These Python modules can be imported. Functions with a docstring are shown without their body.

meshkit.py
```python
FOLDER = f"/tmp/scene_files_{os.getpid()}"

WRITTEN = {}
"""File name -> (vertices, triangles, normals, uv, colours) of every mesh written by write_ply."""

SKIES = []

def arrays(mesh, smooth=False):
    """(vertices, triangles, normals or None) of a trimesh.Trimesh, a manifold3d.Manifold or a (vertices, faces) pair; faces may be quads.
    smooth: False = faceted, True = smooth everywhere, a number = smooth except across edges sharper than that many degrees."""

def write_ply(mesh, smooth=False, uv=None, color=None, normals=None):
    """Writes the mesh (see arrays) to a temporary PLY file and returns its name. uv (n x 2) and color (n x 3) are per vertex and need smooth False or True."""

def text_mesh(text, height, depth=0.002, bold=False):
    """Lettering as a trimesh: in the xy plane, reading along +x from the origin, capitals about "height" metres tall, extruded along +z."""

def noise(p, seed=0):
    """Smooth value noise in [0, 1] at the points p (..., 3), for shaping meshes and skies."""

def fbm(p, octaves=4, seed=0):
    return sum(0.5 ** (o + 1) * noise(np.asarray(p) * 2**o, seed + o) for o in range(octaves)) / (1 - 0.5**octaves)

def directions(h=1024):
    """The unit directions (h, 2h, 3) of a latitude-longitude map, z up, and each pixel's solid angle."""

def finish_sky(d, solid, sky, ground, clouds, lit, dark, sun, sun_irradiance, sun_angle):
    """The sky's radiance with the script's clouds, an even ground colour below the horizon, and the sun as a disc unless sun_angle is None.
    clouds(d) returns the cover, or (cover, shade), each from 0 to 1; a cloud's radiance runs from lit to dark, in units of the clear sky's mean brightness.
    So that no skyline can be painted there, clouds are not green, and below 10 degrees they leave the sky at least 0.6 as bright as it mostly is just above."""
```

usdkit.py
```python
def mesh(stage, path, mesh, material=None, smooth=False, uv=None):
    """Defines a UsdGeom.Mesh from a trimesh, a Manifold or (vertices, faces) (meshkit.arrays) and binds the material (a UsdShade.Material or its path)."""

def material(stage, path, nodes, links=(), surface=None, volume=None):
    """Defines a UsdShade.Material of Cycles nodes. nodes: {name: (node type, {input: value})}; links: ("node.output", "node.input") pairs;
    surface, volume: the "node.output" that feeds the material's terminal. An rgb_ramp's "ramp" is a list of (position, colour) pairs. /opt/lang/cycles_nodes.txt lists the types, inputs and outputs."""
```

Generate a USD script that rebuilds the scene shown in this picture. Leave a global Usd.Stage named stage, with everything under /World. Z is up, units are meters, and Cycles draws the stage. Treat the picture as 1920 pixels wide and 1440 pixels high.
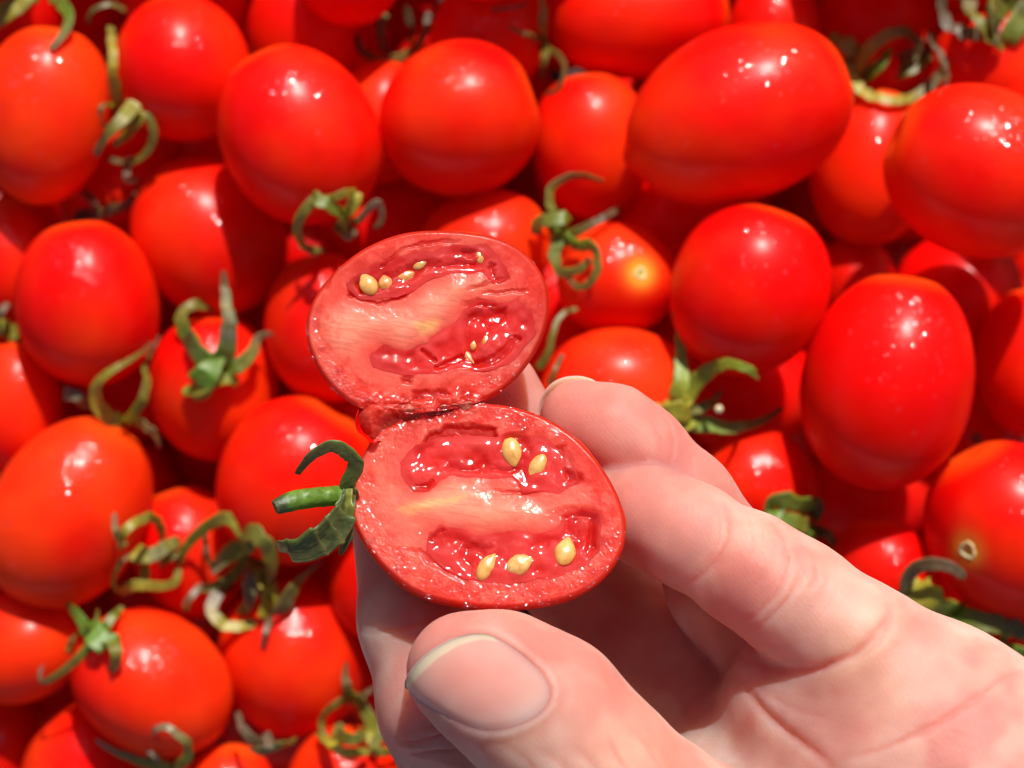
import math, random
import numpy as np, trimesh, usdkit, meshkit
from pxr import Usd, UsdGeom, UsdLux, UsdShade, Gf, Sdf, Vt
from scipy.interpolate import splprep, splev, PchipInterpolator, CubicSpline
from scipy.spatial import cKDTree

stage = Usd.Stage.CreateInMemory()
UsdGeom.SetStageUpAxis(stage, UsdGeom.Tokens.z)
UsdGeom.SetStageMetersPerUnit(stage, 1.0)
UsdGeom.Xform.Define(stage, '/World')
UsdGeom.Scope.Define(stage, '/World/Looks')
T = Sdf.ValueTypeNames

# ------------------------------------------------------------------ camera, sky, sun
CAMZ = 0.40                       # metres above the bottom of the crate, looking straight down
F = 3140.0                        # focal length in pixels of the 1920 wide photograph
HAND = 0.196                      # distance from the lens to the cut faces
cam = UsdGeom.Camera.Define(stage, '/World/camera')
cam.AddTranslateOp().Set(Gf.Vec3d(0, 0, CAMZ))
cam.CreateHorizontalApertureAttr(36.0)
cam.CreateVerticalApertureAttr(27.0)
cam.CreateFocalLengthAttr(36.0 * F / 1920)
cam.CreateClippingRangeAttr(Gf.Vec2f(0.005, 50))
cam.CreateFStopAttr(36.0 * F / 1920 / 3.1)
cam.CreateFocusDistanceAttr(HAND + 0.002)
cam.CreateExposureAttr(0.6)

SUN = np.array([0.15, 0.77, 0.62]); SUN /= np.linalg.norm(SUN)
sun = UsdLux.DistantLight.Define(stage, '/World/sun')
sun.CreateNormalizeAttr(True)
sun.CreateIntensityAttr(1.15)
sun.CreateAngleAttr(0.5)
sun.CreateColorAttr(Gf.Vec3f(1.0, 0.95, 0.88))
m4 = Gf.Matrix4d().SetRotate(Gf.Rotation(Gf.Vec3d(0, 0, 1), Gf.Vec3d(*map(float, SUN))))
sun.AddTransformOp().Set(m4)
usdkit.material(stage, '/World/Looks/sky_look', {
    'sky': ('sky_texture', {'sky_type': 'single_scattering', 'sun_disc': False, 'sun_elevation': float(math.asin(SUN[2])),
                            'sun_rotation': float(math.atan2(SUN[0], SUN[1]))}),
    'bg': ('background_shader', {'strength': 0.05})}, [('sky.color', 'bg.color')], surface='bg.background')
dome = UsdLux.DomeLight.Define(stage, '/World/sky')
UsdShade.MaterialBindingAPI.Apply(dome.GetPrim()).Bind(UsdShade.Material.Get(stage, '/World/Looks/sky_look'))
dome.GetPrim().SetCustomDataByKey('kind', 'structure')


# ------------------------------------------------------------------ helpers
def P(px, py, d):
    """The point at distance d (metres along the view axis) that the photograph shows at pixel (px, py)."""
    px, py, d = np.broadcast_arrays(np.asarray(px, float), np.asarray(py, float), np.asarray(d, float))
    return np.stack([(px - 960) / F * d, (720 - py) / F * d, CAMZ - d], -1)


used = {}
def fresh(parent, name):
    k = (parent, name)
    n = used.get(k, -1) + 1
    used[k] = n
    return f'{parent}/{name}' if n == 0 else f'{parent}/{name}_{n:03d}'


def thing(name, label=None, cat=None, loc=(0, 0, 0), group=None, kind=None):
    x = UsdGeom.Xform.Define(stage, fresh('/World', name))
    x.AddTranslateOp().Set(Gf.Vec3d(*map(float, loc)))
    p = x.GetPrim()
    for k, v in (('label', label), ('category', cat), ('group', group), ('kind', kind)):
        if v: p.SetCustomDataByKey(k, v)
    return str(p.GetPath()), np.asarray(loc, float)


def part(parent, name, mesh, mat, origin=(0, 0, 0), smooth=True, color=None, vals=None, label=None, kind=None):
    """One Mesh under parent; the mesh is given in world space, origin is the parent's place."""
    path = fresh(parent, name)
    v, f = (np.asarray(mesh[0], float), np.asarray(mesh[1], int)) if isinstance(mesh, tuple) else (np.asarray(mesh.vertices), np.asarray(mesh.faces))
    m = usdkit.mesh(stage, path, (v - np.asarray(origin), f), L[mat], smooth=smooth)
    if color is not None:
        UsdGeom.PrimvarsAPI(m).CreatePrimvar('tint', T.Color3fArray, 'vertex').Set(Vt.Vec3fArray.FromNumpy(np.asarray(color, np.float32)))
    if vals is not None:
        UsdGeom.PrimvarsAPI(m).CreatePrimvar('wet', T.FloatArray, 'vertex').Set(Vt.FloatArray.FromNumpy(np.asarray(vals, np.float32)))
    if label: m.GetPrim().SetCustomDataByKey('label', label)
    if kind: m.GetPrim().SetCustomDataByKey('kind', kind)
    return path


def grid_faces(nu, nv, closed_u=True):
    """Quads (as triangles) of a grid of nv rows of nu points."""
    i = np.arange(nu if closed_u else nu - 1)
    j = np.arange(nv - 1)
    I, J = np.meshgrid(i, j)
    a = J * nu + I; b = J * nu + (I + 1) % nu; c = b + nu; d = a + nu
    return np.vstack([np.stack([a, b, c], -1).reshape(-1, 3), np.stack([a, c, d], -1).reshape(-1, 3)])


def smoothstep(a, b, x):
    t = np.clip((x - a) / (b - a), 0, 1)
    return t * t * (3 - 2 * t)


def fbm(p, s, seed=0, octaves=3):
    p = np.asarray(p, float) * s
    if p.shape[-1] == 2: p = np.concatenate([p, np.full(p.shape[:-1] + (1,), 3.7)], -1)
    return meshkit.fbm(p + 91.3, octaves, seed)


def curve(points, n, k=3):
    """Smooth resampling of a polyline (rows of any width) by arc length."""
    p = np.asarray(points, float)
    if len(p) == 2: return p[0] + (p[1] - p[0]) * np.linspace(0, 1, n)[:, None]
    s = np.concatenate([[0], np.cumsum(np.linalg.norm(np.diff(p[:, :2], axis=0), axis=1))])
    return PchipInterpolator(s, p)(np.linspace(0, s[-1], n)) if k == 1 else CubicSpline(s, p)(np.linspace(0, s[-1], n))


def closed_curve(points, n):
    p = np.asarray(points, float)
    p = np.vstack([p, p[:1]])
    tck, _ = splprep(p.T, s=len(p) * 1.5, per=True)
    return np.stack(splev(np.linspace(0, 1, n, endpoint=False), tck), -1)


def poly_sd(pts, poly):
    """Signed distance (positive inside) of points to a closed polygon."""
    a = np.asarray(poly, float); b = np.roll(a, -1, 0)
    d = np.full(len(pts), 1e9); inside = np.zeros(len(pts), bool)
    for p, q in zip(a, b):
        e = q - p; w = pts - p
        t = np.clip((w @ e) / max(e @ e, 1e-9), 0, 1)
        d = np.minimum(d, np.linalg.norm(w - t[:, None] * e, axis=1))
        c = (p[1] > pts[:, 1]) != (q[1] > pts[:, 1])
        inside ^= c & (pts[:, 0] < (q[0] - p[0]) * (pts[:, 1] - p[1]) / (q[1] - p[1] + 1e-12) + p[0])
    return np.where(inside, d, -d)


def line_d(pts, line):
    """Distance of points to an open polyline, and the parameter 0..1 along it."""
    a = np.asarray(line, float)
    d = np.full(len(pts), 1e9); at = np.zeros(len(pts)); n = len(a) - 1
    for i in range(n):
        p, q = a[i], a[i + 1]; e = q - p; w = pts - p
        t = np.clip((w @ e) / max(e @ e, 1e-9), 0, 1)
        di = np.linalg.norm(w - t[:, None] * e, axis=1)
        m = di < d
        d[m] = di[m]; at[m] = ((i + t) / n)[m]
    return d, at


# ------------------------------------------------------------------ materials
L = {}
def mat(name, nodes, links, surface='p.BSDF'):
    L[name] = usdkit.material(stage, '/World/Looks/' + name, nodes, links, surface=surface)

TINT = ('attribute', {'attribute': 'tint'})
WET = ('attribute', {'attribute': 'wet'})
# tomato skin: waxy red, fine dew relief
mat('tomato_skin', {
    'a': TINT, 'o': ('texture_coordinate', {}),
    'v': ('voronoi_texture', {'scale': 700.0, 'feature': 'f1', 'randomness': 1.0}),
    'r': ('map_range', {'range_type': 'smoothstep', 'from_min': 0.16, 'from_max': 0.34, 'to_min': 1.0, 'to_max': 0.0, 'clamp': True}),
    'n': ('noise_texture', {'scale': 160.0, 'detail': 2.0}),
    'k': ('map_range', {'from_min': 0.50, 'from_max': 0.66, 'to_min': 0.0, 'to_max': 1.0, 'clamp': True}),
    'mu': ('math', {'math_type': 'multiply'}),
    'b': ('bump', {'strength': 0.5, 'distance': 0.00025}),
    'n2': ('noise_texture', {'scale': 500.0, 'detail': 3.0}),
    'b2': ('bump', {'strength': 0.12, 'distance': 0.0002}),
    'p': ('principled_bsdf', {'roughness': 0.5, 'specular_ior_level': 0.04, 'subsurface_weight': 0.35, 'subsurface_scale': 0.0024,
                              'subsurface_radius': (1.0, 0.25, 0.1), 'coat_weight': 0.28, 'coat_roughness': 0.28, 'coat_ior': 1.4})},
    [('a.color', 'p.base_color'), ('o.object', 'v.vector'), ('o.object', 'n.vector'), ('v.distance', 'r.value'), ('n.fac', 'k.value'),
     ('r.result', 'mu.value1'), ('k.result', 'mu.value2'), ('mu.value', 'b.height'), ('o.object', 'n2.vector'), ('n2.fac', 'b2.height'),
     ('b2.normal', 'p.normal'), ('b2.normal', 'b.normal'), ('b.normal', 'p.coat_normal')])
mat('dew', {'t': ('transparent_bsdf', {'color': (1.0, 1.0, 1.0)}), 'g': ('glossy_bsdf', {'color': (1.0, 1.0, 1.0), 'roughness': 0.10}), 'm': ('mix_closure', {'fac': 0.065})},
    [('t.BSDF', 'm.closure1'), ('g.BSDF', 'm.closure2')], surface='m.closure')
mat('green', {
    'a': TINT, 'o': ('texture_coordinate', {}), 'n': ('noise_texture', {'scale': 900.0, 'detail': 4.0}),
    'mx': ('mix_color', {'blend_type': 'multiply', 'fac': 0.55}), 'cr': ('rgb_ramp', {'ramp': [(0.3, (0.45, 0.42, 0.4)), (0.7, (1.25, 1.25, 1.2))]}),
    'b': ('bump', {'strength': 0.6, 'distance': 0.0003}),
    'p': ('principled_bsdf', {'roughness': 0.5, 'subsurface_weight': 0.15, 'subsurface_scale': 0.0008, 'subsurface_radius': (0.6, 1.0, 0.2)})},
    [('a.color', 'mx.a'), ('o.object', 'n.vector'), ('n.fac', 'cr.fac'), ('cr.color', 'mx.b'), ('mx.result', 'p.base_color'), ('n.fac', 'b.height'), ('b.normal', 'p.normal')])
mat('scar', {'a': TINT, 'p': ('principled_bsdf', {'roughness': 0.7})}, [('a.color', 'p.base_color')])
mat('ground', {'p': ('principled_bsdf', {'base_color': (0.05, 0.02, 0.015), 'roughness': 0.8})}, [])
# cut flesh, wet
mat('flesh', {
    'a': TINT, 'w': WET, 'g': ('geometry', {}),
    'n': ('noise_texture', {'scale': 2600.0, 'detail': 3.0, 'roughness': 0.6}),
    'v': ('voronoi_texture', {'scale': 2900.0, 'feature': 'f1'}),
    'ad': ('math', {'math_type': 'subtract'}),
    'b': ('bump', {'strength': 0.35, 'distance': 0.00022}),
    'mm': ('map_range', {'from_min': 0.1, 'from_max': 1.0, 'to_min': 0.03, 'to_max': 0.08}),
    'mc': ('map_range', {'from_min': 0.1, 'from_max': 0.9, 'to_min': 0.12, 'to_max': 0.36, 'clamp': True}),
    'p': ('principled_bsdf', {'roughness': 0.5, 'specular_ior_level': 0.1, 'subsurface_weight': 0.7, 'subsurface_scale': 0.0014,
                              'subsurface_radius': (1.0, 0.3, 0.22), 'coat_weight': 0.6, 'coat_roughness': 0.2})},
    [('a.color', 'p.base_color'), ('g.position', 'n.vector'), ('g.position', 'v.vector'), ('n.fac', 'ad.value1'), ('v.distance', 'ad.value2'),
     ('ad.value', 'b.height'), ('w.fac', 'mm.value'), ('w.fac', 'mc.value'), ('mc.result', 'p.coat_weight'), ('mm.result', 'b.strength'), ('b.normal', 'p.normal'), ('b.normal', 'p.coat_normal')])
mat('gel', {
    'a': TINT, 'g': ('geometry', {}), 'n': ('noise_texture', {'scale': 260.0, 'detail': 1.0}), 'b': ('bump', {'strength': 0.12, 'distance': 0.0003}),
    't': ('transparent_bsdf', {'color': (1.0, 0.55, 0.48)}),
    'p': ('principled_bsdf', {'roughness': 0.12, 'specular_ior_level': 0.5, 'subsurface_weight': 0.7, 'subsurface_scale': 0.0012,
                              'subsurface_radius': (1.0, 0.3, 0.22), 'coat_weight': 0.8, 'coat_roughness': 0.05, 'coat_ior': 1.38}),
    'm': ('mix_closure', {'fac': 0.8})},
    [('a.color', 'p.base_color'), ('g.position', 'n.vector'), ('n.fac', 'b.height'), ('b.normal', 'p.normal'), ('b.normal', 'p.coat_normal'),
     ('t.BSDF', 'm.closure1'), ('p.BSDF', 'm.closure2')], surface='m.closure')
mat('seed', {'a': TINT, 'o': ('geometry', {}), 'n': ('noise_texture', {'scale': 900.0, 'detail': 3.0}),
    'cr': ('rgb_ramp', {'ramp': [(0.3, (0.75, 0.55, 0.4)), (0.6, (1.0, 1.0, 1.0))]}), 'mx': ('mix_color', {'blend_type': 'multiply', 'fac': 0.8}),
    'p': ('principled_bsdf', {'roughness': 0.35, 'subsurface_weight': 0.4, 'subsurface_scale': 0.001, 'subsurface_radius': (1.0, 0.6, 0.25), 'coat_weight': 0.8, 'coat_roughness': 0.08})},
    [('o.position', 'n.vector'), ('n.fac', 'cr.fac'), ('a.color', 'mx.a'), ('cr.color', 'mx.b'), ('mx.result', 'p.base_color')])
mat('hand_skin', {
    'a': TINT, 'g': ('geometry', {}),
    'n': ('noise_texture', {'scale': 260.0, 'detail': 2.0}),
    'w': ('wave_texture', {'scale': 800.0, 'distortion': 12.0, 'detail': 2.0, 'detail_scale': 0.35, 'bands_direction': 'diagonal'}),
    'n3': ('noise_texture', {'scale': 2200.0, 'detail': 3.0}),
    'ad': ('math', {'math_type': 'multiply_add', 'value2': 0.55}),
    'vo': ('voronoi_texture', {'scale': 1250.0, 'feature': 'distance_to_edge', 'randomness': 1.0}),
    'vr': ('map_range', {'range_type': 'smoothstep', 'from_min': 0.0, 'from_max': 0.16, 'to_min': 0.0, 'to_max': 0.8, 'clamp': True}),
    'a2': ('math', {'math_type': 'add'}),
    'b': ('bump', {'strength': 0.13, 'distance': 0.00016}),
    'cr': ('rgb_ramp', {'ramp': [(0.3, (0.90, 0.82, 0.80)), (0.7, (1.05, 1.07, 1.06))]}),
    'mx': ('mix_color', {'blend_type': 'multiply', 'fac': 0.7}),
    'p': ('principled_bsdf', {'roughness': 0.55, 'specular_ior_level': 0.22, 'subsurface_method': 'random_walk', 'subsurface_weight': 0.9, 'subsurface_scale': 0.0017,
                              'subsurface_radius': (1.0, 0.36, 0.2), 'subsurface_ior': 1.38})},
    [('a.color', 'mx.a'), ('g.position', 'n.vector'), ('n.fac', 'cr.fac'), ('cr.color', 'mx.b'), ('mx.result', 'p.base_color'), ('g.position', 'w.vector'),
     ('g.position', 'n3.vector'), ('w.fac', 'ad.value1'), ('n3.fac', 'ad.value3'), ('g.position', 'vo.vector'), ('vo.distance', 'vr.value'), ('ad.value', 'a2.value1'), ('vr.result', 'a2.value2'), ('a2.value', 'b.height'), ('b.normal', 'p.normal')])
mat('nail', {
    'a': TINT, 'p': ('principled_bsdf', {'roughness': 0.6, 'specular_ior_level': 0.12, 'subsurface_weight': 0.7, 'subsurface_scale': 0.0014,
                                         'subsurface_radius': (1.0, 0.45, 0.3), 'coat_weight': 0.0})}, [('a.color', 'p.base_color')])

rng = np.random.default_rng(7)

# ------------------------------------------------------------------ the pile of tomatoes
# name: centre x, y; half length, half width in pixels; direction of the stem end in degrees (0 right, 90 up); layer; hue (0 red .. 1 orange); label
TOM = {
 'T1': (85, 215, 168, 122, 82, 0, .75, 'large orange-red tomato cut by the left edge near the top, curled calyx at its right'),
 'T2': (342, 128, 136, 126, 100, 0, .35, 'round red tomato second from the left along the top edge'),
 'T3': (560, 252, 172, 146, 118, 0, .25, 'big plump red tomato above the curly dried calyx, left of the centre top'),
 'T4': (860, 223, 151, 144, 20, 0, .3, 'round glossy red tomato in the upper middle with one bright dewy glint'),
 'T5': (1108, 272, 136, 111, 95, 1, .45, 'half-shaded tomato squeezed between the round one and the large slanted oval'),
 'T6': (1200, 36, 172, 112, 5, 0, .1, 'plain red tomato cut by the top edge above the large slanted oval'),
 'T7': (1385, 217, 218, 160, 22, 0, .3, 'large slanted oval tomato with a small pointed tip at its lower left'),
 'T8': (1632, 312, 150, 112, 82, 1, .3, 'upright shaded tomato under the ring-shaped curled calyx at upper right'),
 'T9': (1832, 322, 176, 156, 158, 0, .25, 'large dew-speckled red tomato cut by the right edge near the top'),
 'T10': (1405, 545, 161, 146, 70, 0, .12, 'plump red tomato with a dewy patch, above the green star calyx on the right'),
 'T11': (1600, 532, 86, 78, 95, 1, .3, 'small tomato with a white glint peeping out above the big upright oval'),
 'T12': (1665, 714, 206, 161, 80, 0, .1, 'big upright oval red tomato on the right with a trail of dew drops'),
 'T13': (1940, 680, 142, 108, 90, 0, .1, 'bright red tomato cut by the right edge at mid height'),
 'T14': (1893, 990, 168, 154, 120, 0, .25, 'tomato at the right edge showing a round cream stem scar'),
 'T15': (1650, 1074, 104, 98, 90, 0, .4, 'tomato above the palm edge on the right, dry brown calyx at its lower right'),
 'T16': (1418, 914, 118, 112, 140, 0, .45, 'tomato touching the fingers on the right, sparkling dew patch and folded green calyx'),
 'T17': (1160, 742, 148, 126, 0, 0, .85, 'orange-red tomato behind the fingertips with a green star calyx at its right'),
 'T18': (1158, 523, 112, 106, -5, 0, .4, 'small tomato with a yellow-ringed stem scar right of the cut tomato'),
 'T19': (910, 468, 128, 112, 20, 0, .8, 'orange-red tomato peeking out behind the top of the cut tomato'),
 'T20': (392, 446, 156, 136, 128, 0, .45, 'red tomato right below the big plump one, thin pointed sepal in front of it'),
 'T21': (163, 568, 156, 132, 98, 0, .3, 'smooth oval red tomato in the left column at mid height'),
 'T22': (18, 490, 118, 88, 90, 1, .3, 'tomato cut by the left edge beside the smooth oval'),
 'T23': (402, 726, 138, 121, 95, 0, .5, 'tomato wearing an upright green calyx like a crown, left of the cut tomato'),
 'T24': (612, 614, 142, 116, 100, 0, .35, 'red tomato half hidden behind the left side of the cut tomato'),
 'T25': (557, 902, 158, 143, 60, 0, .4, 'tomato behind the stalk of the cut tomato, one small ring glint'),
 'T26': (132, 958, 186, 142, 62, 0, .95, 'large orange oval tomato at the left edge with a forked green calyx above it'),
 'T27': (30, 762, 125, 84, 90, 0, .3, 'red tomato cut by the left edge just above the large orange oval'),
 'T28': (355, 1036, 128, 104, 110, 1, .7, 'tomato mostly hidden under two twisted dry calyxes at lower left'),
 'T29': (286, 1282, 156, 130, 145, 0, .6, 'dewy tomato at lower left with a bright green spidery calyx at its upper left'),
 'T30': (552, 1232, 149, 139, 110, 0, .5, 'round tomato left of the fingers with a cluster of dew at its upper middle'),
 'T31': (42, 1214, 118, 104, 30, 0, .55, 'tomato with a strong white glint at the left edge, lower part of the picture'),
 'T32': (165, 1436, 134, 116, 60, 0, .45, 'tomato cut by the bottom edge at the lower left corner, dew on top'),
 'T33': (430, 1490, 96, 84, 80, 0, .7, 'little orange top of a tomato at the bottom edge beside a grey stalk'),
 'T34': (645, 1478, 118, 112, 70, 0, .55, 'tomato at the bottom edge beside the hand, yellow-green calyx on its top'),
 'T35': (0, 1400, 100, 76, 90, 1, .15, 'plain red tomato in the lower left corner, cut by two edges'),
 'T36': (715, 230, 118, 96, 80, 2, .4, 'shaded tomato in the gap between the two round tomatoes of the upper middle'),
 'T37': (572, 60, 130, 112, 100, 2, .3, 'deep shaded tomato at the top between two bright ones, a faint orange glint'),
 'T38': (655, -62, 108, 98, 90, 0, .3, 'sliver of a bright tomato at the top edge left of the middle'),
 'T39': (915, 72, 118, 108, 60, 1, .5, 'tomato behind the round one at the top middle, thin dry stalk lying across it'),
 'T40': (1450, 52, 96, 84, 90, 1, .3, 'tomato with a blurred white glint behind the top of the slanted oval'),
 'T41': (1648, 60, 136, 118, 60, 2, .1, 'dark shaded tomato near the top edge on the right, no calyx showing'),
 'T42': (1845, 118, 120, 100, 80, 1, .4, 'tomato under the dewy dark green calyx in the upper right corner'),
 'T43': (1790, 560, 128, 120, 45, 2, .1, 'dark tomato in the shade right of the big upright oval'),
 'T44': (1630, 930, 118, 104, 20, 2, .1, 'dark tomato in the shade under the big upright oval'),
 'T45': (1405, 735, 130, 112, 10, 2, .1, 'dark tomato in the shade behind the green star calyx'),
 'T46': (1815, 850, 108, 98, 60, 2, .15, 'shaded tomato with a small brown stem mark in the gap at the right'),
 'T47': (715, 430, 118, 100, 30, 2, .1, 'dark tomato holding the curly calyx above the cut tomato'),
 'T48': (1280, 420, 118, 104, 20, 2, .05, 'dark tomato in the gap under the large slanted oval'),
 'T49': (20, 40, 120, 96, 60, 2, .1, 'dim tomato in the upper left corner behind green stalks'),
 'T50': (225, 350, 110, 96, 30, 2, .2, 'dim tomato with dry grey stalks in the gap at upper left'),
}
FRONT = {k: i for i, k in enumerate(TOM)}
BIAS = dict(T7=6, T6=8, T10=-8, T17=-10, T16=-8, T15=-13, T18=-6)
tom = {}
for k, (cx, cy, a, b, ang, lay, hue, lab) in TOM.items():
    d = np.clip(F * 0.0127 / b, 0.262, 0.282) + (0, 0.006, 0.011)[lay] + BIAS.get(k, 0) * .001
    tom[k] = dict(px=np.array([cx, cy], float), a=a, b=b, ang=math.radians(ang), lay=lay, hue=hue, lab=lab, d=float(d))


def rad_between(t, e):
    """Half width of the tomato along the picture direction e, in metres (its depth is about its width)."""
    c, s = math.cos(t['ang']), math.sin(t['ang'])
    al, ac = e[0] * c + e[1] * s, -e[0] * s + e[1] * c
    q = math.sqrt((al / t['a']) ** 2 + (ac ** 2 + e[2] ** 2) / t['b'] ** 2)
    return t['d'] / F / q


# let every tomato rest clear of its neighbours: the one that lies behind sinks along its line of sight
names = list(tom)
for it in range(220):
    moved = 0
    for i, p in enumerate(names):
        for q in names[i + 1:]:
            A, B = tom[p], tom[q]
            if np.linalg.norm(A['px'] - B['px']) > A['a'] + B['a']: continue
            ca, cb = P(*A['px'], A['d']), P(*B['px'], B['d'])
            e = cb - ca; n = np.linalg.norm(e); e = e / n
            gap = n - 0.965 * (rad_between(A, e) + rad_between(B, e))
            if gap < 0:
                if A['lay'] != B['lay']: back = A if A['lay'] > B['lay'] else B
                else: back = A if A['d'] > B['d'] else B
                front = B if back is A else A
                back['d'] += min(0.0012, -gap * 0.6); front['d'] -= min(0.0003, -gap * 0.1) * (front['lay'] == 0)
                back['d'] = min(back['d'], 0.345); front['d'] = max(front['d'], 0.238)
                moved += 1
    if not moved: break

RED, ORANGE, DEEP, YELLOW = np.array([.69, .0016, .0010]), np.array([.74, .030, .0028]), np.array([.54, .0012, .0008]), np.array([.80, .36, .03])
scars = {'T18': (1203, 512, 20, 1), 'T14': (1812, 1033, 19, 2), 'T46': (1832, 820, 11, 0)}


def front_depth(px, py, keys=None):
    """Distance to the nearest tomato surface seen at a pixel."""
    best = np.full(np.shape(px), 9.0)
    for k in (keys or names):
        t = tom[k]
        c, s = math.cos(t['ang']), math.sin(t['ang'])
        dx, dy = np.asarray(px) - t['px'][0], -(np.asarray(py) - t['px'][1])
        q = ((dx * c + dy * s) / t['a']) ** 2 + ((-dx * s + dy * c) / t['b']) ** 2
        d = t['d'] - t['d'] / F * t['b'] * np.sqrt(np.clip(1 - q, 0, 1))
        best = np.where(q < 1, np.minimum(best, d), best)
    return best


def tomato_mesh(t, seed, nu=72, nv=46):
    """A plum shape in world space: rows run from the blossom end to the stem end."""
    r = np.random.default_rng(seed)
    la, lb = t['d'] / F * t['a'], t['d'] / F * t['b']
    th = np.linspace(0, math.pi, nv)
    ph = np.linspace(0, 2 * math.pi, nu, endpoint=False)
    TH, PH = np.meshgrid(th, ph, indexing='ij')
    ex = 0.94                                                       # a little fuller than an ellipsoid
    rr = np.sin(TH) ** ex
    zz = -np.sign(np.cos(TH)) * np.abs(np.cos(TH)) ** 0.98
    egg = 1 + 0.035 * zz * r.choice([-1, 1])
    lob = 1 + 0.012 * np.cos(3 * PH + r.uniform(0, 6)) + 0.008 * np.cos(2 * PH + r.uniform(0, 6))
    lz = zz * la
    lz = lz - 0.10 * la * np.exp(-((TH - math.pi) / 0.20) ** 2)        # dimple at the stem end
    lz = lz - t.get('tip', 0.012) * la * np.exp(-(TH / 0.16) ** 2)      # blossom point
    lx, ly = rr * np.cos(PH) * lb * egg * lob, rr * np.sin(PH) * lb * egg * lob
    c, s = math.cos(t['ang']), math.sin(t['ang'])
    ax = np.array([c, s, 0.0]); sx = np.array([-s, c, 0.0]); up = np.array([0, 0, 1.0])
    cen = P(*t['px'], t['d'])
    v = cen + lz[..., None] * ax + lx[..., None] * sx + ly[..., None] * up
    v = v.reshape(-1, 3)
    nrm = (v - cen) / np.linalg.norm(v - cen, axis=1, keepdims=True)
    v = v + nrm * ((fbm(v, 55, seed, 2) - .5) * 0.075 * lb)[:, None]
    f = grid_faces(nu, nv)
    n = np.cross(v[f[:, 1]] - v[f[:, 0]], v[f[:, 2]] - v[f[:, 0]])
    if (n * (v[f].mean(1) - cen)).sum() < 0: f = f[:, ::-1]
    # colour of the skin itself: riper and paler clouds, a yellower ring round the stem
    m = np.clip(t['hue'] + (fbm(v, 90, seed + 5, 3) - .5) * 1.9, 0, 1)
    col = RED + (ORANGE - RED) * (m ** 1.3)[:, None]
    col = col * (.90 + .2 * fbm(v, 500, seed + 3, 2))[:, None]
    dk = smoothstep(.55, .8, fbm(v, 60, seed + 9, 2))
    col = col + (DEEP - col) * (dk * .5)[:, None]
    st = smoothstep(.80, .99, (zz.reshape(-1))) if t['lay'] < 2 else np.zeros(len(v))
    col = col + (ORANGE * np.array([1.05, 1.9, 1.2]) - col) * (st * .75)[:, None]
    return v, f, col, cen


tpath, tcen = {}, {}
def lens(p, z, R, h, nu=9, nv=4):
    """A flat bead of water: footprint R, height h."""
    x = np.cross(z, [0.3, .9, .2]); x /= np.linalg.norm(x); y = np.cross(z, x)
    Rc = (R * R + h * h) / (2 * h); t1 = math.asin(min(1, R / Rc))
    v = [p + z * h]
    for t_ in np.linspace(0, t1, nv)[1:]:
        for q in np.arange(nu) * 2 * math.pi / nu:
            v.append(p + Rc * math.sin(t_) * (math.cos(q) * x + math.sin(q) * y) + z * (h - Rc * (1 - math.cos(t_))))
    f = [(0, 1 + a, 1 + (a + 1) % nu) for a in range(nu)]
    for k in range(nv - 2):
        for a in range(nu):
            i0 = 1 + k * nu; i1 = i0 + nu
            f += [(i0 + a, i1 + a, i1 + (a + 1) % nu), (i0 + a, i1 + (a + 1) % nu, i0 + (a + 1) % nu)]
    return np.array(v), np.array(f)


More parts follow.
